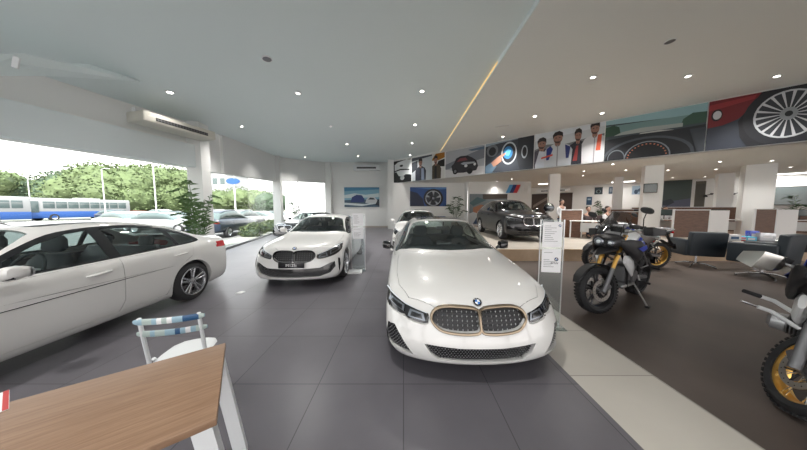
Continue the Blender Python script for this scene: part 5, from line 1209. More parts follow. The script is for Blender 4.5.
for i, (px, Y, h, lb) in enumerate([(250, 13.0, .7, 'bush outside the second window, nearest to the blue car'), (256, 14.5, .8, 'middle bush outside the second window'), (270, 15.9, .85, 'bush outside the second window beside the end pillar'), (278, 17.3, .9, 'bush just outside the corner by the dark grey car')]): hedge(px, Y, 1.15, h, lb, i+3)
# buses
def bus(x, y, rz, label, L=11.5):
    t = thing('city_bus', label, 'bus', (x, y, GZ), rz, None); H = 3.15; W_ = 2.5
    b = MB(); b.box((0, 0, (H+1.25)/2), (L, W_, H-1.25), 'bus_white', bev=.12); b.build('upper_body', t)
    b = MB(); b.box((0, 0, .87), (L-.04, W_+.01, .95), 'bus_blue', bev=.08)
    b.build('lower_body', t)
    b = MB(); b.box((L*.1, 0, H+.08), (2.2, 1.4, .2), 'bus_white', bev=.05); b.build('roof_unit', t)
    for s in (-1, 1):
        n = 8
        for i in range(n):
            b = MB(); x0 = -L/2+1.7+i*(L-2.2)/n; w_ = (L-2.2)/n-.13
            b.box((x0+w_/2, s*(W_/2+.012), 2.22), (w_, .03, .92), 'bus_glass', bev=.008); pn = b.build('window', t)
            b = MB(); b.box((x0+w_/2, s*(W_/2+.03), 2.38), (w_, .01, .035), 'bus_white'); b.build('window_bar', pn)
        b = MB(); b.box((-L/2+.85, s*(W_/2+.012), 1.95), (.95, .03, 1.5), 'bus_glass', bev=.01); b.build('door', t)
    b = MB(); b.box((-L/2-.012, 0, 2.0), (.04, W_-.3, 1.3), 'bus_glass', bev=.01); b.build('windshield', t)
    b = MB(); b.box((-L/2-.015, 0, 2.88), (.03, 1.6, .22), 'text_dark'); b.build('destination_sign', t)
    for s in (-1, 1):
        b = MB(); b.blob((-L/2-.01, s*.95, .95), (.05, .16, .12), 'lamp_white'); b.build('headlight', t)
        for xx in (-L/2+2.6, L/2-3.0):
            b = MB(); b.lathe([(0, s*1.0), (.48, s*1.0), (.5, s*1.22), (.45, s*1.27), (.28, s*1.27)], 'rubber', c=(xx, 0, .5), axis='y', n=24); b.lathe([(.28, s*1.27), (.25, s*1.2), (.1, s*1.22), (0, s*1.24)], 'metal_white', c=(xx, 0, .5), axis='y', n=24); b.build('wheel', t)
    return t
Xb = (75-403.5)/FPX*24
bus(-50.0, 34.4, R(90), 'long white and blue city bus outside, side on behind the left sedan', 11.4)
bus(-47.6, 23.2, R(90), 'second white and blue bus at the left edge, in front of the long bus', 9.6)
# parked cars outside: simple but shaped bodies
def parked(px, Y, paint, label, rz=0, suv=False, first=[None]):
    X = (px-403.5)/FPX*Y; t = thing('parked_car', label, 'car', (X, Y, GZ), rz, 'cars parked outside'); k = 1.12 if suv else 1
    b = MB(); p_ = lambda y, z, hy, hz: ((0, 0, 0), (0, 0, 0), (0, 0, 0))
    secs = [(-2.15, .62, .62, .20), (-2.05, .60, .80, .30), (-1.3, .60, .88, .36), (-.4, .62, .90, .38), (.8, .63, .90, .39), (1.7, .64, .88, .38), (2.08, .66, .84, .34), (2.18, .66, .66, .22)]
    b.loft([((0, y, z*k), (w_, 0, 0), (0, 0, h*k)) for y, z, w_, h in secs], paint, n=20, p=4); b.build('body', t)
    b = MB(); s2 = [(-1.05, .90, .78, .04), (-.35, 1.12, .70, .22), (.2, 1.18, .68, .26), (1.1, 1.16, .68, .25), (1.75 if suv else 1.5, 1.05, .68, .16), (2.0 if suv else 1.95, .92, .72, .04)]
    b.loft([((0, y, z*k), (w_, 0, 0), (0, 0, h*k)) for y, z, w_, h in s2], 'bus_glass', n=20, p=3.6); b.build('window_band', t)
    b = MB(); b.loft([((0, -.42, 1.30*k), (.56, 0, 0), (0, 0, .03)), ((0, .2, 1.41*k), (.6, 0, 0), (0, 0, .04)), ((0, 1.1, 1.38*k), (.6, 0, 0), (0, 0, .04)), ((0, 1.5, 1.27*k), (.56, 0, 0), (0, 0, .03))], paint, n=16, p=4); b.build('roof', t)
    for s in (1, -1):
        for y in (-1.35, 1.35):
            b = MB(); b.lathe([(0, s*.70), (.30, s*.70), (.32, s*.80), (.30, s*.90), (.2, s*.90)], 'rubber', c=(0, y, .32), axis='x', n=20); b.lathe([(.2, s*.90), (.16, s*.86), (0, s*.88)], 'rim_bright', c=(0, y, .32), axis='x', n=20); b.build('wheel', t)
        b = MB(); b.blob((s*.62, 2.12, .80*k), (.22, .08, .08), 'tail_red'); b.build('tail_light', t)
        b = MB(); b.blob((s*.60, -2.08, .68*k), (.2, .08, .08), 'lamp_white'); b.build('headlight', t)
    return t
PK = [(226, 14.2, 'paint_blue', 'dark blue car with red tail lights just outside the second window', R(190), True), (245, 19.8, 'paint_graphite', 'grey car parked beyond the dark blue one outside the second window', R(190), True),
      (264, 23.5, 'bus_white', 'white car in the row outside, nearest to the end pillar', R(80), False), (240, 30, 'bus_white', 'white car outside behind the blue car roof', R(70), False), (280, 29, 'paint_silver', 'silver car outside next to the end pillar', R(90), False), (222, 35, 'bus_white', 'white van like car far outside beside the left pillar', R(80), True),
      (150, 19.5, 'bus_white', 'white car outside above the rear window of the left sedan', R(85), False), (127, 17.5, 'plastic_cream', 'cream car roof outside right behind the left sedan roof', R(80), False), (168, 16, 'paint_silver', 'silver car outside close to the palm plant', R(95), False), (142, 27, 'paint_red', 'red car outside right of the long bus', R(85), False), (165, 29, 'bus_white', 'white car outside under the light green tree', R(85), True), (185, 25, 'paint_graphite', 'dark car outside behind the left pillar', R(85), False), (118, 29, 'paint_blue', 'blue car outside at the rear end of the long bus', R(85), True)]
for px, Y, m, lb, rz, sv in PK: parked(px, Y, m, lb, rz, sv)
# lamp posts, advertising sign and buildings
def lamppost(px, Y, ytop, label, r=.045):
    X = (px-403.5)/FPX*Y; h = CAMH+(209-ytop)*Y/FPX-GZ; t = thing('street_lamp', label, 'street lamp', (X, Y, GZ))
    b = MB(); b.tube([(0, 0, 0), (0, 0, h)], [r*1.3, r], 'concrete'); b.build('pole', t)
    b = MB(); b.tube([(0, 0, h), (.3, 0, h+.08), (.6, 0, h+.08)], .035, 'concrete'); b.build('arm', t)
    b = MB(); b.box((.7, 0, h+.07), (.3, .14, .06), 'metal_white', bev=.03); b.build('lamp_head', t)
lamppost(32, 31, 180, 'pale street lamp post above the front of the long bus'); lamppost(106, 24, 170, 'pale lamp post before the big green tree'); lamppost(157, 22, 160, 'pale greenish post in front of the trees near the palm')
X = (236-403.5)/FPX*34; t = thing('advertising_pole', 'tall pole carrying a blue oval sign in the second window', 'sign', (X, 34, GZ))
b = MB(); b.tube([(0, 0, 0), (0, 0, 6.6)], .09, 'metal_white'); b.build('pole', t)
b = MB(); b.loft([((0, -.3, 5.8), (1.0, 0, 0), (0, 0, .45)), ((0, -.15, 5.8), (1.0, 0, 0), (0, 0, .45))], 'bus_blue', n=28, p=2); b.build('oval_board', t)
def block(px0, px1, Y, ytop, m, label, win=True):
    x0, x1 = (px0-403.5)/FPX*Y, (px1-403.5)/FPX*Y; h = CAMH+(209-ytop)*Y/FPX-GZ; t = thing('building', label, 'building', ((x0+x1)/2, Y, GZ))
    b = MB(); b.box((0, 0, h/2), (x1-x0, 8, h), m); b.build('wall', t)
    b = MB(); b.box((0, 0, h+.15), (x1-x0+.3, 8.3, .3), 'concrete'); b.build('roof', t)
    n = max(2, int((x1-x0)/3)); 
    for r_ in range(max(1, int(h/3.4))):
        for i in range(n):
            b = MB(); b.box((-(x1-x0)/2+(i+.5)*(x1-x0)/n, -4.02, 1.9+r_*3.3), ((x1-x0)/n*.6, .06, 1.5), 'bus_glass'); b.build('window', t)
block(206, 226, 70, 172, 'metal_white', 'pale blue grey tower in the second window'); block(226, 240, 60, 176, 'bus_white', 'narrow white building beside the oval sign'); block(268, 292, 75, 199, 'plastic_cream', 'low cream building behind the trees in the second window')
# ------------------------------------------------ plants inside
def palm(loc, h, label, n, seed, spread=.9, leaflen=.45, m='leaf_room'):
    rn = random.Random(seed); t = thing('potted_palm', label, 'plant', loc)
    b = MB(); b.lathe([(0, 0), (.15, 0), (.2, .34), (.22, .36), (.18, .36), (.17, .30), (0, .30)], 'concrete', n=24); b.build('pot', t)
    b = MB(); b.lathe([(0, .30), (.172, .30)], 'trunk', n=20); b.build('soil', t)
    for k in range(n):
        a = rn.random()*6.28; hh = h*(.45+.5*rn.random()); out = spread*(.35+.6*rn.random())*min(1, hh); b = MB()
        pts = [Vector((math.cos(a)*.05, math.sin(a)*.05, .28)), Vector((math.cos(a)*out*.25, math.sin(a)*out*.25, hh*.55)), Vector((math.cos(a)*out*.65, math.sin(a)*out*.65, hh*.95)), Vector((math.cos(a)*out, math.sin(a)*out, hh*.92))]
        b.tube(pts, [.011, .009, .007, .003], 'leaf', n=5)
        nl = 13
        for i in range(nl):
            u = i/(nl-1); f = .35+.65*u; seg = f*3; j = min(2, int(seg)); p = pts[j].lerp(pts[j+1], seg-j); d = (pts[j+1]-pts[j]).normalized()
            for s in (1, -1):
                sd = d.cross(Vector((0, 0, 1))).normalized()*s; L = leaflen*(1-.45*u)*(.8+.4*rn.random()); q = p+(sd*.8+d*.6+Vector((0, 0, -.15-.3*rn.random()))).normalized()*L; mid = p.lerp(q, .4)+Vector((0, 0, .03)); w_ = d*.020
                b.add([p, mid+w_, q, mid-w_], [(0, 1, 2), (0, 2, 3)], m)
        b.build('frond', t, fix=False)
    return t
palm((-5.95, 6.45, 0), 2.75, 'tall leafy palm in a pot in front of the left white pillar', 20, 5, .62, .26, 'leaf')
p = aty(454, 225, 16.6); palm((p.x, 16.2, HS), 2.6, 'dark potted plant beside the blue wheel picture', 8, 9, .8, .5)
p = aty(298, 230, 17.6); palm((p.x, 17.4, 0), 3.0, 'slim plant in the bright corner behind the dark grey car', 6, 11, .5, .4)
p = aty(602, 222, 16.0); palm((p.x, 16.0, HS), 2.1, 'dark arching plant by the office wall behind the seated people', 7, 13, .7, .45)
p = aty(803, 222, 11.8); palm((p.x, 11.9, HS), 2.2, 'dark leaved plant at the right edge beside the television', 8, 15, .8, .5)
# ------------------------------------------------ motorcycles: front axle at the origin, tail towards +x
def motorcycle(label, loc, rz, tank='bike_white', accent='bike_blue', rim='rim_dark', spokes=False, steer=0, scale=1, seat='seat_brown', forkm='gold', shell='black_plastic', tall=1.0, boxer=True, lean=R(4), guard=True, spokem=None, muf=0.0, low=0.0, gm='', group='adventure motorcycles'):
    t = thing('motorcycle', label, 'motorcycle', loc, rz, None, scale); t.rotation_euler = (0, 0, rz)
    ax0 = Vector((.0, 0, .33)); ax1 = Vector((.40, 0, 1.06)); axd = (ax1-ax0).normalized(); SR = Matrix.Rotation(steer, 3, axd); LR = Matrix.Rotation(lean, 3, 'X')
    def fin(b, name, parent=t, st_=False, **k):
        for i, v in enumerate(b.v):
            if st_: v = SR @ (v-ax1)+ax1
            b.v[i] = LR @ v
        return b.build(name, parent, **k)
    def bwheel(x, r, w, st_, nm, front):
        b = MB(); pr = [(r-.085, -w/2), (r-.05, -w/2-.008), (r-.02, -w/2+.01), (r, -w*.18), (r, w*.18), (r-.02, w/2-.01), (r-.05, w/2+.008), (r-.085, w/2)]
        b.lathe(pr, 'rubber', c=(x, 0, r), axis='y', n=44, close=True)
        for i in range(44):   # tread blocks
            a = 2*math.pi*i/44
            for s in (-1, 1): b.box((x+math.cos(a)*(r-.004), s*w*.26, r+math.sin(a)*(r-.004)), (.014, w*.3, .028), 'rubber', ry=-a)
        wh = fin(b, 'wheel', st_=st_); b = MB()
        b.lathe([(r-.075, -w*.42), (r-.093, -w*.38), (r-.098, -w*.2), (r-.112, 0), (r-.098, w*.2), (r-.093, w*.38), (r-.075, w*.42), (r-.084, w*.3), (r-.086, -w*.3)], rim, c=(x, 0, r), axis='y', n=44, close=True)
        if spokes:
            for i in range(32):
                a = 2*math.pi*i/32; s = 1 if i % 2 else -1; a2 = a+(.28 if (i//2) % 2 else -.28)
                b.tube([(x+math.cos(a)*.045, s*.035, r+math.sin(a)*.045), (x+math.cos(a2)*(r-.098), s*w*.3, r+math.sin(a2)*(r-.098))], .0032, 'chrome', n=5)
        else:
            for i in range(5):
                a = 2*math.pi*i/5+.3
                for d in (-.16, .16):
                    b.tube([(x+math.cos(a)*.03, 0, r+math.sin(a)*.03), (x+math.cos(a+d)*(r-.10), 0, r+math.sin(a+d)*(r-.10))], [.016, .012], spokem or rim, n=6)
        b.lathe([(0, -.06), (.035, -.06), (.045, -.03), (.045, .03), (.035, .06), (0, .06)], 'engine_grey', c=(x, 0, r), axis='y', n=18)
        fin(b, 'rim', wh, st_)
        for s in ((-1, 1) if front else (1,)):
            b = MB(); y = s*.075; R1 = .15 if front else .13
            b.lathe([(R1-.045, y-.003), (R1, y-.003), (R1, y+.003), (R1-.045, y+.003)], 'steel', c=(x, 0, r), axis='y', n=36, close=True)
            for i in range(6):
                a = 2*math.pi*i/6; b.tube([(x+math.cos(a)*.04, y, r+math.sin(a)*.04), (x+math.cos(a+.4)*(R1-.04), y, r+math.sin(a+.4)*(R1-.04))], .007, 'black_plastic', n=5)
            for i in range(18):
                a = 2*math.pi*i/18; b.box((x+math.cos(a)*(R1-.02), y, r+math.sin(a)*(R1-.02)), (.008, .0075, .008), 'black_plastic')
            fin(b, 'brake_disc', wh, st_)
    bwheel(0, .33, .115, True, 'front', True); bwheel(1.50, .335, .165, False, 'rear', False)
    P = lambda f: ax0.lerp(ax1, f)
    for s in (1, -1):
        b = MB(); o = Vector((0, s*.105, 0)); b.tube([P(-.02)+o, P(.42)+o], [.030, .027], 'engine_grey', n=12); b.tube([P(.40)+o, P(.62)+o], .024, forkm, n=12); b.tube([P(.60)+o, P(1.05)+o], .027, forkm if forkm == 'gold' else 'black_plastic', n=12); fin(b, 'fork_leg', st_=True)
        b = MB(); b.box((.10, s*.085, .37), (.09, .035, .05), 'engine_grey', bev=.008, ry=R(-30)); fin(b, 'brake_caliper', st_=True)
    b = MB(); b.box(P(.70), (.06, .27, .035), 'black_plastic', bev=.008, ry=R(-28)); b.box(P(1.02), (.07, .26, .03), 'engine_grey', bev=.008, ry=R(-28)); fin(b, 'fork_clamp', st_=True)
    # mudguard hugging the wheel
    b = MB(); secs = []
    for i in range(9):
        a = R(160-115*i/8); c = Vector((math.cos(a)*.365, 0, .33+math.sin(a)*.365)); u = Vector((math.cos(a), 0, math.sin(a))); secs.append((c, (0, .068 if 0 < i < 8 else .045, 0), u*.012))
    if guard: b.loft(secs, shell, n=12, p=3); fin(b, 'mudguard', st_=True)
    # beak and nose
    b = MB(); b.loft([((-.16, 0, .86), (0, .02, 0), (0, 0, .008)), ((-.08, 0, .885), (0, .06, 0), (0, 0, .014)), ((.06, 0, .905), (0, .085, 0), (0, 0, .022)), ((.22, 0, .92), (0, .10, 0), (0, 0, .04)), ((.36, 0, .94), (0, .09, 0), (0, 0, .05))], tank if tank == 'bike_white' and shell != 'black_plastic' else shell, n=16, p=2.6); fin(b, 'beak')
    b = MB(); b.loft([((.035, 0, 1.02), (0, .10, 0), (-.01, 0, .06)), ((.10, 0, 1.03), (0, .15, 0), (-.01, 0, .085)), ((.24, 0, 1.04), (0, .15, 0), (0, 0, .09)), ((.36, 0, 1.04), (0, .10, 0), (0, 0, .06))], shell, n=20, p=3); fs = fin(b, 'headlight_housing')
    for s, w_ in ((1, .062), (-1, .046)):
        b = MB(); b.lathe([(0, -.026), (w_*.6, -.022), (w_, -.006), (w_+.006, .01), (w_, .02)], 'lamp_silver', c=(.04, 0, 0), axis='x', n=22); b.lathe([(w_+.004, -.006), (w_+.012, 0), (w_+.008, .02)], 'black_gloss', c=(.04, 0, 0), axis='x', n=22)
        for i, v in enumerate(b.v): b.v[i] = v+Vector((0, s*.066, 1.02))
        hl = fin(b, 'headlight', fs)
        b = MB(); b.blob((.018, s*.066, 1.02), (.012, w_*.45, w_*.45), 'lamp_white', 2); fin(b, 'lamp', hl)
    for s in (1, -1):
        b = MB(); b.loft([((.12, s*.14, 1.03), (0, .02, 0), (0, 0, .03)), ((.26, s*.20, .98), (0, .03, 0), (0, 0, .10)), ((.46, s*.235, .90), (0, .035, 0), (0, 0, .16)), ((.66, s*.21, .88), (0, .03, 0), (0, 0, .13)), ((.82, s*.17, .90), (0, .02, 0), (0, 0, .05))], shell, n=14, p=2.6); sp_ = fin(b, 'side_fairing')
        b = MB(); b.prism([(.34, .96), (.60, .99), (.68, .93), (.52, .90)], 0, .006, accent); b.v = [Vector((v.x, s*(.266+v.z), v.y)) for v in b.v]; fin(b, 'painted_stripe', sp_)
        b = MB(); b.loft([((.30, s*.16, .78), (0, .02, 0), (0, 0, .06)), ((.44, s*.19, .70), (0, .025, 0), (0, 0, .13)), ((.56, s*.18, .60), (0, .02, 0), (0, 0, .10)), ((.66, s*.16, .52), (0, .012, 0), (0, 0, .03))], 'bike_white' if s > 0 or tank != 'black_gloss' else shell, n=12, p=2.6); fin(b, 'radiator_shroud')
    # windscreen
    b = MB(); n = 8; m_ = 6; vs = []
    for j in range(m_+1):
        f = j/m_; z = 1.10+.36*f*tall; x0 = .12+.22*f; w_ = .17*(1-.35*f*f)
        for i in range(n+1):
            u = 2*i/n-1; vs.append(Vector((x0+.07*u*u, w_*u, z-.05*u*u*f)))
    b.add(vs, [(j*(n+1)+i, j*(n+1)+i+1, (j+1)*(n+1)+i+1, (j+1)*(n+1)+i) for j in range(m_) for i in range(n)], 'screen_glass'); fin(b, 'windscreen', fix=False)
    b = MB(); b.tube([(.20, -.10, 1.1), (.28, -.10, 1.28)], .007, 'black_plastic', n=5); b.tube([(.20, .10, 1.1), (.28, .10, 1.28)], .007, 'black_plastic', n=5); b.tube([(.27, -.12, 1.27), (.27, .12, 1.27)], .006, 'black_plastic', n=5); fin(b, 'screen_bracket')
    # tank, seat, tail
    b = MB(); b.loft([((.36, 0, .98), (0, .10, 0), (0, 0, .08)), ((.44, 0, 1.03), (0, .19, 0), (0, 0, .12)), ((.58, 0, 1.05), (0, .215, 0), (0, 0, .135)), ((.74, 0, 1.00), (0, .17, 0), (0, 0, .12)), ((.88, 0, .92), (0, .10, 0), (0, 0, .07))], tank, n=24, p=2.5); tk = fin(b, 'fuel_tank')
    b = MB(); b.lathe([(0, 1.19), (.035, 1.19), (.04, 1.175)], 'black_plastic', c=(.57, 0, 0), n=20); fin(b, 'fuel_cap', tk)
    for s in (1, -1):
        b = MB(); b.prism([(.44, 1.02), (.52, 1.10), (.60, 1.08), (.76, .98), (.66, .98), (.56, 1.0)], 0, .006, accent); b.v = [Vector((v.x, s*(.214-.0+v.z), v.y)) for v in b.v]; fin(b, 'tank_stripe', tk)
    Mr = Matrix.Translation((.60, -.222, 1.035)) @ Matrix.Rotation(R(90), 4, 'X'); rd = roundel(t, 'tank_emblem', .03, LR.to_4x4() @ Mr, text=False)
    b = MB(); b.loft([((.82, 0, .93), (0, .06, 0), (0, 0, .03)), ((.90, 0, .90), (0, .12, 0), (0, 0, .045)), ((1.08, 0, .885), (0, .155, 0), (0, 0, .045)), ((1.22, 0, .90), (0, .15, 0), (0, 0, .04))], seat, n=18, p=3); b.loft([((1.18, 0, .93), (0, .13, 0), (0, 0, .04)), ((1.34, 0, .965), (0, .145, 0), (0, 0, .045)), ((1.54, 0, .985), (0, .12, 0), (0, 0, .035)), ((1.62, 0, .99), (0, .07, 0), (0, 0, .02))], seat, n=18, p=3); fin(b, 'seat')
    b = MB(); b.loft([((.95, 0, .84), (0, .10, 0), (0, 0, .04)), ((1.3, 0, .885), (0, .11, 0), (0, 0, .045)), ((1.66, 0, .94), (0, .07, 0), (0, 0, .035)), ((1.82, 0, .965), (0, .04, 0), (0, 0, .015))], shell, n=14, p=3); fin(b, 'tail_section')
    b = MB(); b.tube([(1.30, .17, .93), (1.5, .18, .99), (1.72, .13, 1.02), (1.76, 0, 1.02), (1.72, -.13, 1.02), (1.5, -.18, .99), (1.30, -.17, .93)], .013, 'paint_silver', n=8); b.tube([(1.62, -.14, 1.01), (1.62, .14, 1.01)], .01, 'paint_silver', n=6); fin(b, 'grab_rail')
    b = MB(); b.box((1.80, 0, .93), (.04, .12, .05), 'tail_red', bev=.01); fin(b, 'tail_light')
    b = MB(); b.loft([((1.68, 0, .90), (0, .04, 0), (.02, 0, .01)), ((1.80, 0, .72), (0, .03, 0), (.02, 0, .01)), ((1.86, 0, .60), (0, .08, 0), (.01, 0, .02))], 'black_plastic', n=8); b.box((1.87, 0, .58), (.012, .19, .14), 'black_gloss', ry=R(-20)); fin(b, 'plate_holder')
    # engine and frame
    b = MB(); b.box((.74, 0, .50), (.34, .26, .28), 'engine_grey', bev=.05); b.box((.98, 0, .48), (.26, .22, .24), 'black_plastic', bev=.05); b.box((.66, 0, .34), (.44, .30, .06), 'satin', bev=.02); en = fin(b, 'engine')
    for s in (1, -1):
        b = MB()
        if boxer:
            for i in range(6): b.lathe([(.05, s*(.13+.02*i)), (.095, s*(.13+.02*i)), (.095, s*(.138+.02*i)), (.05, s*(.138+.02*i))], 'engine_grey', c=(.64, 0, .48), axis='y', n=20, close=True)
            b.loft([((.64, s*.24, .48), (.10, 0, 0), (0, 0, .075)), ((.64, s*.31, .48), (.095, 0, 0), (0, 0, .07)), ((.64, s*.335, .48), (.06, 0, 0), (0, 0, .045))], 'paint_silver', n=20, p=3)
        else: b.lathe([(0, s*.16), (.09, s*.16), (.10, s*.13), (.10, s*.1)], 'engine_grey', c=(.80, 0, .46), axis='y', n=20)
        fin(b, 'cylinder_head', en)
        b = MB(); b.tube([(.40, s*.06, .98), (.62, s*.14, .72), (.92, s*.14, .62), (1.02, s*.12, .42)], .016, 'black_plastic', n=8); b.tube([(.86, s*.13, .86), (1.0, s*.13, .66), (1.4, s*.11, .86)], .012, 'black_plastic', n=8); b.tube([(.42, s*.07, .86), (.50, s*.15, .55), (.60, s*.14, .32)], .014, 'black_plastic', n=8); fin(b, 'frame_tube')
        b = MB(); b.tube([(.98, s*.16, .36), (.98, s*.29, .36)], [.016, .018], 'rubber', n=8); b.tube([(1.0, s*.13, .45), (.98, s*.17, .36)], .012, 'satin', n=6); fin(b, 'footpeg')
        b = MB(); b.tube([(1.24, s*.17, .56), (1.24, s*.30, .56)], [.016, .018], 'rubber', n=8); b.tube([(1.12, s*.12, .80), (1.26, s*.16, .58), (1.10, s*.13, .55)], .012, 'satin', n=6); fin(b, 'passenger_peg')
    m = muf
    b = MB(); b.tube([(.64, .12, .40), (.50, .10, .30), (.70, .10, .24), (1.05, .14, .30), (1.16, .17, .42+m*.8)], .022, 'steel', n=10); b.loft([((1.12, .19, .42+m), (0, .045, 0), (-.02, 0, .05)), ((1.22, .205, .48+m), (0, .07, 0), (-.03, 0, .085)), ((1.54, .215, .64+m), (0, .07, 0), (-.03, 0, .088)), ((1.60, .215, .67+m), (0, .055, 0), (-.03, 0, .07))], 'steel', n=20, p=2.6); ex_ = fin(b, 'exhaust')
    b = MB(); b.loft([((1.59, .215, .665+m), (0, .056, 0), (-.03, 0, .066)), ((1.65, .215, .695+m), (0, .04, 0), (-.02, 0, .048))], 'black_plastic', n=20, p=2.6); fin(b, 'exhaust_tip', ex_)
    b = MB(); b.tube([(.98, .10, .42), (1.26, .115, .37), (1.50, .10, .335)], [.045, .04, .035], 'engine_grey', n=10); b.tube([(.98, -.10, .42), (1.26, -.105, .37), (1.50, -.095, .335)], [.035, .032, .028], 'engine_grey', n=10); fin(b, 'swingarm')
    b = MB(); b.tube([(1.0, 0, .84), (1.12, 0, .46)], .022, 'black_plastic', n=8)
    for i in range(7): b.lathe([(.030, -.006), (.042, 0), (.030, .006)], 'tail_red' if tank == 'black_gloss' else 'satin', c=(1.02+.012*i, 0, .78-.042*i), n=14)
    fin(b, 'rear_spring')
    b = MB(); b.loft([((1.18, 0, .72), (0, .08, 0), (.02, 0, .01)), ((1.34, 0, .76), (0, .09, 0), (0, 0, .012)), ((1.56, 0, .74), (0, .09, 0), (0, 0, .012)), ((1.76, 0, .62), (0, .085, 0), (0, 0, .01))], shell, n=10, p=3); fin(b, 'rear_mudguard')
    # controls
    def dn(b):
        b.v = [v-Vector((0, 0, low)) for v in b.v]; return b
    b = MB(); b.tube([(.62, -.42, 1.15), (.52, -.30, 1.19), (.46, -.12, 1.14), (.46, .12, 1.14), (.52, .30, 1.19), (.62, .42, 1.15)], .013, 'satin', n=10); dn(b); hb = fin(b, 'handlebar', st_=True)
    for s in (1, -1):
        b = MB(); b.tube([(.555, s*.335, 1.178), (.62, s*.43, 1.15)], .019, 'rubber', n=10); fin(dn(b), 'grip', hb, True)
        b = MB(); b.tube([(.50, s*.28, 1.185), (.47, s*.36, 1.165), (.52, s*.44, 1.13)], .007, 'satin', n=6); b.box((.50, s*.26, 1.20), (.06, .05, .045), 'black_plastic', bev=.01); fin(dn(b), 'lever', hb, True)
        G = 1.35 if low else 1; b = MB(); b.loft([((.50, s*.25, 1.14), (.01, 0, 0), (0, 0, .02*G)), ((.43, s*.32, 1.155), (.014, 0, 0), (0, 0, .055*G)), ((.43, s*.42, 1.15), (.014, 0, 0), (0, 0, .06*G)), ((.52, s*.475, 1.13), (.012, 0, 0), (0, 0, .035*G))], gm or shell, n=10, p=3); fin(dn(b), 'hand_guard', hb, True)
        if low: continue
        b = MB(); b.tube([(.52, s*.25, 1.2), (.46, s*.30, 1.32), (.45, s*.34, 1.40)], .006, 'black_plastic', n=6); b.loft([((.445, s*.36, 1.43), (0, .035, 0), (0, 0, .022)), ((.43, s*.36, 1.43), (0, .075, .02), (0, 0, .045)), ((.415, s*.36, 1.43), (0, .06, .02), (0, 0, .035))], 'black_plastic', n=16, p=2.4); fin(b, 'mirror', hb, True)
    b = MB(); b.box((.38, 0, 1.19), (.03, .16, .10), 'black_gloss', bev=.01, ry=R(-35)); fin(b, 'instrument_panel', st_=False)
    b = MB(); b.tube([(.92, -.13, .34), (.84, -.33, .03)], .011, 'satin', n=8); b.box((.84, -.34, .018), (.09, .05, .02), 'black_plastic', bev=.005)
    so_ = b.build('side_stand', t)
    if low:
        for k, (zz, rr_) in enumerate(((.70, .017), (.60, .010))):
            b = MB(); b.tube([(.50, .17, zz-.10), (.44, .30, zz), (.40, .36, zz+.02)], .017, 'metal_white', n=8); cbp = fin(b, 'crash_bar')
            b = MB(); b.tube([(.40, .36, zz+.02), (.34, .44, zz+.05)], rr_, 'rubber' if k == 0 else 'chrome', n=8); fin(b, 'highway_peg', cbp)
    return t
motorcycle('black and white adventure motorcycle with gold fork tubes, facing the camera on the dark floor', (2.98, 3.42, 0), R(28), tank='bike_white', shell='black_plastic', steer=R(-20), scale=1.08, rim='rim_dark', boxer=False)
motorcycle('motorcycle with gold rear rim and brown seat, farther back near the white column', (5.25, 6.1, 0), R(-2), tank='bike_white', accent='bike_blue', rim='gold', spokem='rim_dark', scale=1.06, steer=R(10), boxer=False)
motorcycle('motorcycle with gold spoked front wheel and silver muffler, cut off by the right photo edge', (3.11, 1.62, 0), R(21), tank='paint_silver', accent='bike_blue', rim='gold', spokes=True, scale=1.04, steer=R(38), forkm='engine_grey', guard=False, muf=.17, low=.20, gm='steel')
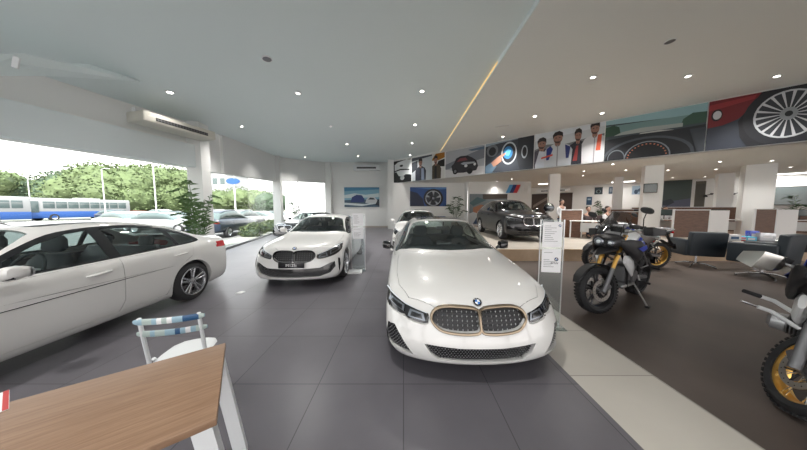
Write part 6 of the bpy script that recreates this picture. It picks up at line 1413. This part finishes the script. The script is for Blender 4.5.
# ------------------------------------------------ people in the office
def skinmesh(name, verts, edges, radii, m, parent, sub=2):
    me = bpy.data.meshes.new('s'); me.from_pydata(verts, edges, []); o = bpy.data.objects.new('s', me); COL.objects.link(o)
    md = o.modifiers.new('k', 'SKIN'); md.use_smooth_shade = True
    for i, r in enumerate(radii):
        r = r if isinstance(r, tuple) else (r, r); me.skin_vertices[0].data[i].radius = r; me.skin_vertices[0].data[i].use_root = (i == 0)
    s = o.modifiers.new('s', 'SUBSURF'); s.levels = sub
    dg = bpy.context.evaluated_depsgraph_get(); dg.update(); m2 = bpy.data.meshes.new_from_object(o.evaluated_get(dg)); bpy.data.objects.remove(o)
    m2.materials.clear(); m2.materials.append(MAT[m]); m2.polygons.foreach_set('use_smooth', [True]*len(m2.polygons)); m2.name = name
    r = bpy.data.objects.new(name, m2); return link(r, parent)
def person(label, loc, rz, shirt, trousers, seated=False, hairlen=0, scale=1):
    t = thing('person', label, 'person', loc, rz, None, scale)
    hp = .94 if not seated else .50
    # body (skin) : head, neck, arms with hands; clothes are separate surfaces over torso and legs
    sh = hp+.50
    if seated: arm = lambda s: [(s*.19, -.02, sh-.03), (s*.235, -.08, sh-.28), (s*.17, -.33, sh-.33), (s*.14, -.41, sh-.33)]
    else: arm = lambda s: [(s*.19, 0, sh-.03), (s*.235, .02, sh-.30), (s*.20, -.12, sh-.52), (s*.19, -.17, sh-.60)]
    V = [(0, 0, hp), (0, .01, hp+.22), (0, .01, sh-.04), (0, 0, sh+.07), (0, -.02, sh+.13)]; E = [(0, 1), (1, 2), (2, 3), (3, 4)]; Rr = [(.13, .10), (.12, .09), (.14, .09), (.05, .05), (.05, .05)]
    for s in (1, -1):
        k = len(V); A = arm(s); V += A; E += [(2, k), (k, k+1), (k+1, k+2), (k+2, k+3)]; Rr += [.05, .042, .032, .026]
        k = len(V)
        L = [(s*.09, 0, hp-.06), (s*.10, -.40, hp), (s*.10, -.42, .10), (s*.10, -.52, .05)] if seated else [(s*.09, 0, hp-.08), (s*.10, -.02, .50), (s*.105, .02, .09), (s*.11, -.12, .045)]
        V += L; E += [(0, k), (k, k+1), (k+1, k+2), (k+2, k+3)]; Rr += [.082, .058, .04, .036]
    body = skinmesh('body', V, E, Rr, 'skin', t)
    # fingers
    b = MB()
    for s in (1, -1):
        A = arm(s); h = Vector(A[3]); d = (h-Vector(A[2])).normalized(); sd = Vector((1, 0, 0)) if seated else Vector((0, 1, 0))
        b.loft([(h-d*.02, sd*.022, d.cross(sd)*.014), (h+d*.06, sd*.04, d.cross(sd)*.013)], 'skin', n=10)
        for i in range(4): q = h+d*.05+sd*(.027-.018*i); l = (.055, .07, .068, .05)[i]; b.tube([q, q+d*l*.6, q+d*l+Vector((0, 0, -.012))], [.0085, .008, .006], 'skin', n=6)
        q = h+sd*.03; b.tube([q, q+sd*.03+d*.02, q+sd*.035+d*.05], [.010, .009, .007], 'skin', n=6)
    b.build('hand', body)
    hz = sh+.235; b = MB(); b.loft([((0, -.03, hz-.115), (.035, 0, 0), (0, .035, 0)), ((0, -.03, hz-.08), (.058, 0, 0), (0, .06, 0)), ((0, -.015, hz-.02), (.072, 0, 0), (0, .085, 0)), ((0, -.01, hz+.04), (.076, 0, 0), (0, .092, 0)), ((0, 0, hz+.09), (.062, 0, 0), (0, .075, 0)), ((0, 0, hz+.12), (.02, 0, 0), (0, .03, 0))], 'skin', n=20, p=2.2)
    b.loft([((0, -.092, hz+.02), (.010, 0, 0), (0, .012, 0)), ((0, -.112, hz-.02), (.016, 0, 0), (0, .014, 0)), ((0, -.096, hz-.03), (.010, 0, 0), (0, .01, 0))], 'skin', n=8)
    for s in (1, -1): b.blob((s*.03, -.092, hz+.018), (.012, .008, .008), 'text_dark', 1); b.blob((s*.077, 0, hz-.005), (.010, .02, .03), 'skin', 1)
    b.blob((0, -.092, hz-.06), (.022, .008, .006), 'red', 1)
    b.build('head', body)
    b = MB(); b.loft([((0, .035, hz-.02-hairlen), (.066, 0, 0), (0, .055, 0)), ((0, .03, hz+.03), (.084, 0, 0), (0, .078, 0)), ((0, .012, hz+.075), (.080, 0, 0), (0, .094, 0)), ((0, .01, hz+.115), (.058, 0, 0), (0, .07, 0)), ((0, .01, hz+.135), (.02, 0, 0), (0, .03, 0))], 'hair', n=20, p=2.2); b.build('hair', t)
    V = [(0, 0, hp-.02), (0, .01, hp+.22), (0, .01, sh-.05)]; E = [(0, 1), (1, 2)]; Rr = [(.15, .115), (.14, .105), (.155, .105)]
    for s in (1, -1): k = len(V); A = arm(s); m1 = Vector(A[1]).lerp(Vector(A[2]), .85); V += [A[0], A[1], tuple(m1)]; E += [(2, k), (k, k+1), (k+1, k+2)]; Rr += [.066, .056, .042]
    skinmesh('shirt', V, E, Rr, shirt, t)
    V = [(0, 0, hp-.0)]; E = []; Rr = [(.15, .118)]
    for s in (1, -1):
        k = len(V); L = [(s*.09, 0, hp-.07), (s*.10, -.40, hp), (s*.10, -.42, .12)] if seated else [(s*.09, 0, hp-.10), (s*.10, -.02, .50), (s*.105, .02, .11)]
        V += L; E += [(0, k), (k, k+1), (k+1, k+2)]; Rr += [.10, .075, .062]
    skinmesh('trousers', V, E, Rr, trousers, t)
    for s in (1, -1):
        y = -.44 if seated else .0; b = MB(); b.loft([((s*.105, y+.09, .045), (.03, 0, 0), (0, 0, .04)), ((s*.105, y+.02, .05), (.042, 0, 0), (0, 0, .05)), ((s*.11, y-.10, .035), (.045, 0, 0), (0, 0, .034)), ((s*.11, y-.18, .025), (.03, 0, 0), (0, 0, .022))], 'text_dark', n=14, p=2.6); b.build('shoe', t)
    return t
def office_chair(loc, rz, label):
    t = thing('office_chair', label, 'chair', loc, rz, 'dark office chairs on the raised floor')
    b = MB(); b.box((0, 0, .44), (.46, .46, .07), 'cloth_dark', bev=.025); b.build('seat', t)
    b = MB(); b.box((0, .24, .72), (.42, .05, .46), 'cloth_dark', bev=.02, rx=R(-6)); b.build('backrest', t)
    b = MB(); b.tube([(0, 0, .08), (0, 0, .41)], .025, 'black_plastic'); b.tube([(0, .1, .43), (0, .28, .5), (0, .27, .6)], .016, 'black_plastic'); b.build('stem', t)
    for k in range(5):
        a = 2*math.pi*k/5; b = MB(); b.tube([(0, 0, .09), (math.cos(a)*.26, math.sin(a)*.26, .06)], [.02, .014], 'black_plastic'); b.blob((math.cos(a)*.26, math.sin(a)*.26, .028), .028, 'rubber', 1); b.build('base_arm', t)
    for s in (1, -1):
        b = MB(); b.tube([(s*.23, .1, .45), (s*.26, .08, .62), (s*.26, -.12, .63)], .014, 'black_plastic'); b.build('armrest', t)
def at_(px, Y): return ((px-403.5)/FPX*Y, Y)
x, y = at_(561, 10.3); person('standing person in a white shirt and dark trousers beside the leftmost wood screen', (x, y, HS), R(20), 'cloth_white', 'cloth_navy', scale=.93)
for px, Y, rz, sh_, lb, hl, lab2 in [(588, 9.95, R(-20), 'cloth_dark', 'seated person in dark clothes behind the white desk, left of the two', .0, 'office chair of the person in dark clothes'), (607, 9.9, R(10), 'cloth_white', 'seated person in a white shirt behind the front motorcycle, right of the two', .0, 'office chair of the person in the white shirt'), (664.5, 11.55, R(-15), 'cloth_white', 'seated person with brown hair behind the rear motorcycle seat', .10, 'office chair behind the rear motorcycle')]:
    x, y = at_(px, Y); person(lb, (x, y, HS), rz, sh_, 'cloth_navy', True, hl); office_chair((x+.0, y+.02, HS), rz, lab2+' in the office')
w = bpy.data.worlds.new('sky'); SC.world = w; w.use_nodes = True; nt = w.node_tree
bg = nt.nodes['Background']; tc = nt.nodes.new('ShaderNodeTexCoord'); sep = nt.nodes.new('ShaderNodeSeparateXYZ'); cr = nt.nodes.new('ShaderNodeValToRGB')
nt.links.new(tc.outputs['Generated'], sep.inputs[0]); nt.links.new(sep.outputs[2], cr.inputs[0])
cr.color_ramp.elements[0].position = 0; cr.color_ramp.elements[0].color = (1.0, .93, .90, 1)
cr.color_ramp.elements[1].position = .6; cr.color_ramp.elements[1].color = (.88, .95, 1.0, 1)
nt.links.new(cr.outputs[0], bg.inputs[0]); bg.inputs[1].default_value = 2.0
s = bpy.data.lights.new('sun', 'SUN'); s.energy = 7; s.angle = R(4); s.color = (1, .96, .9)
so = bpy.data.objects.new('sun', s); so.rotation_euler = (R(40), R(14), 0); link(so)
vs_ = SC.view_settings; SC.display_settings.display_device = 'sRGB'; vs_.view_transform = 'Standard'; vs_.look = 'None'; vs_.gamma = 1; vs_.exposure = 0.83; vs_.use_curve_mapping = False
SC.cycles.max_bounces = 8; SC.cycles.diffuse_bounces = 5; SC.cycles.transparent_max_bounces = 16; SC.cycles.use_denoising = True
SC.cycles.caustics_reflective = False; SC.cycles.caustics_refractive = False; SC.cycles.sample_clamp_indirect = 4
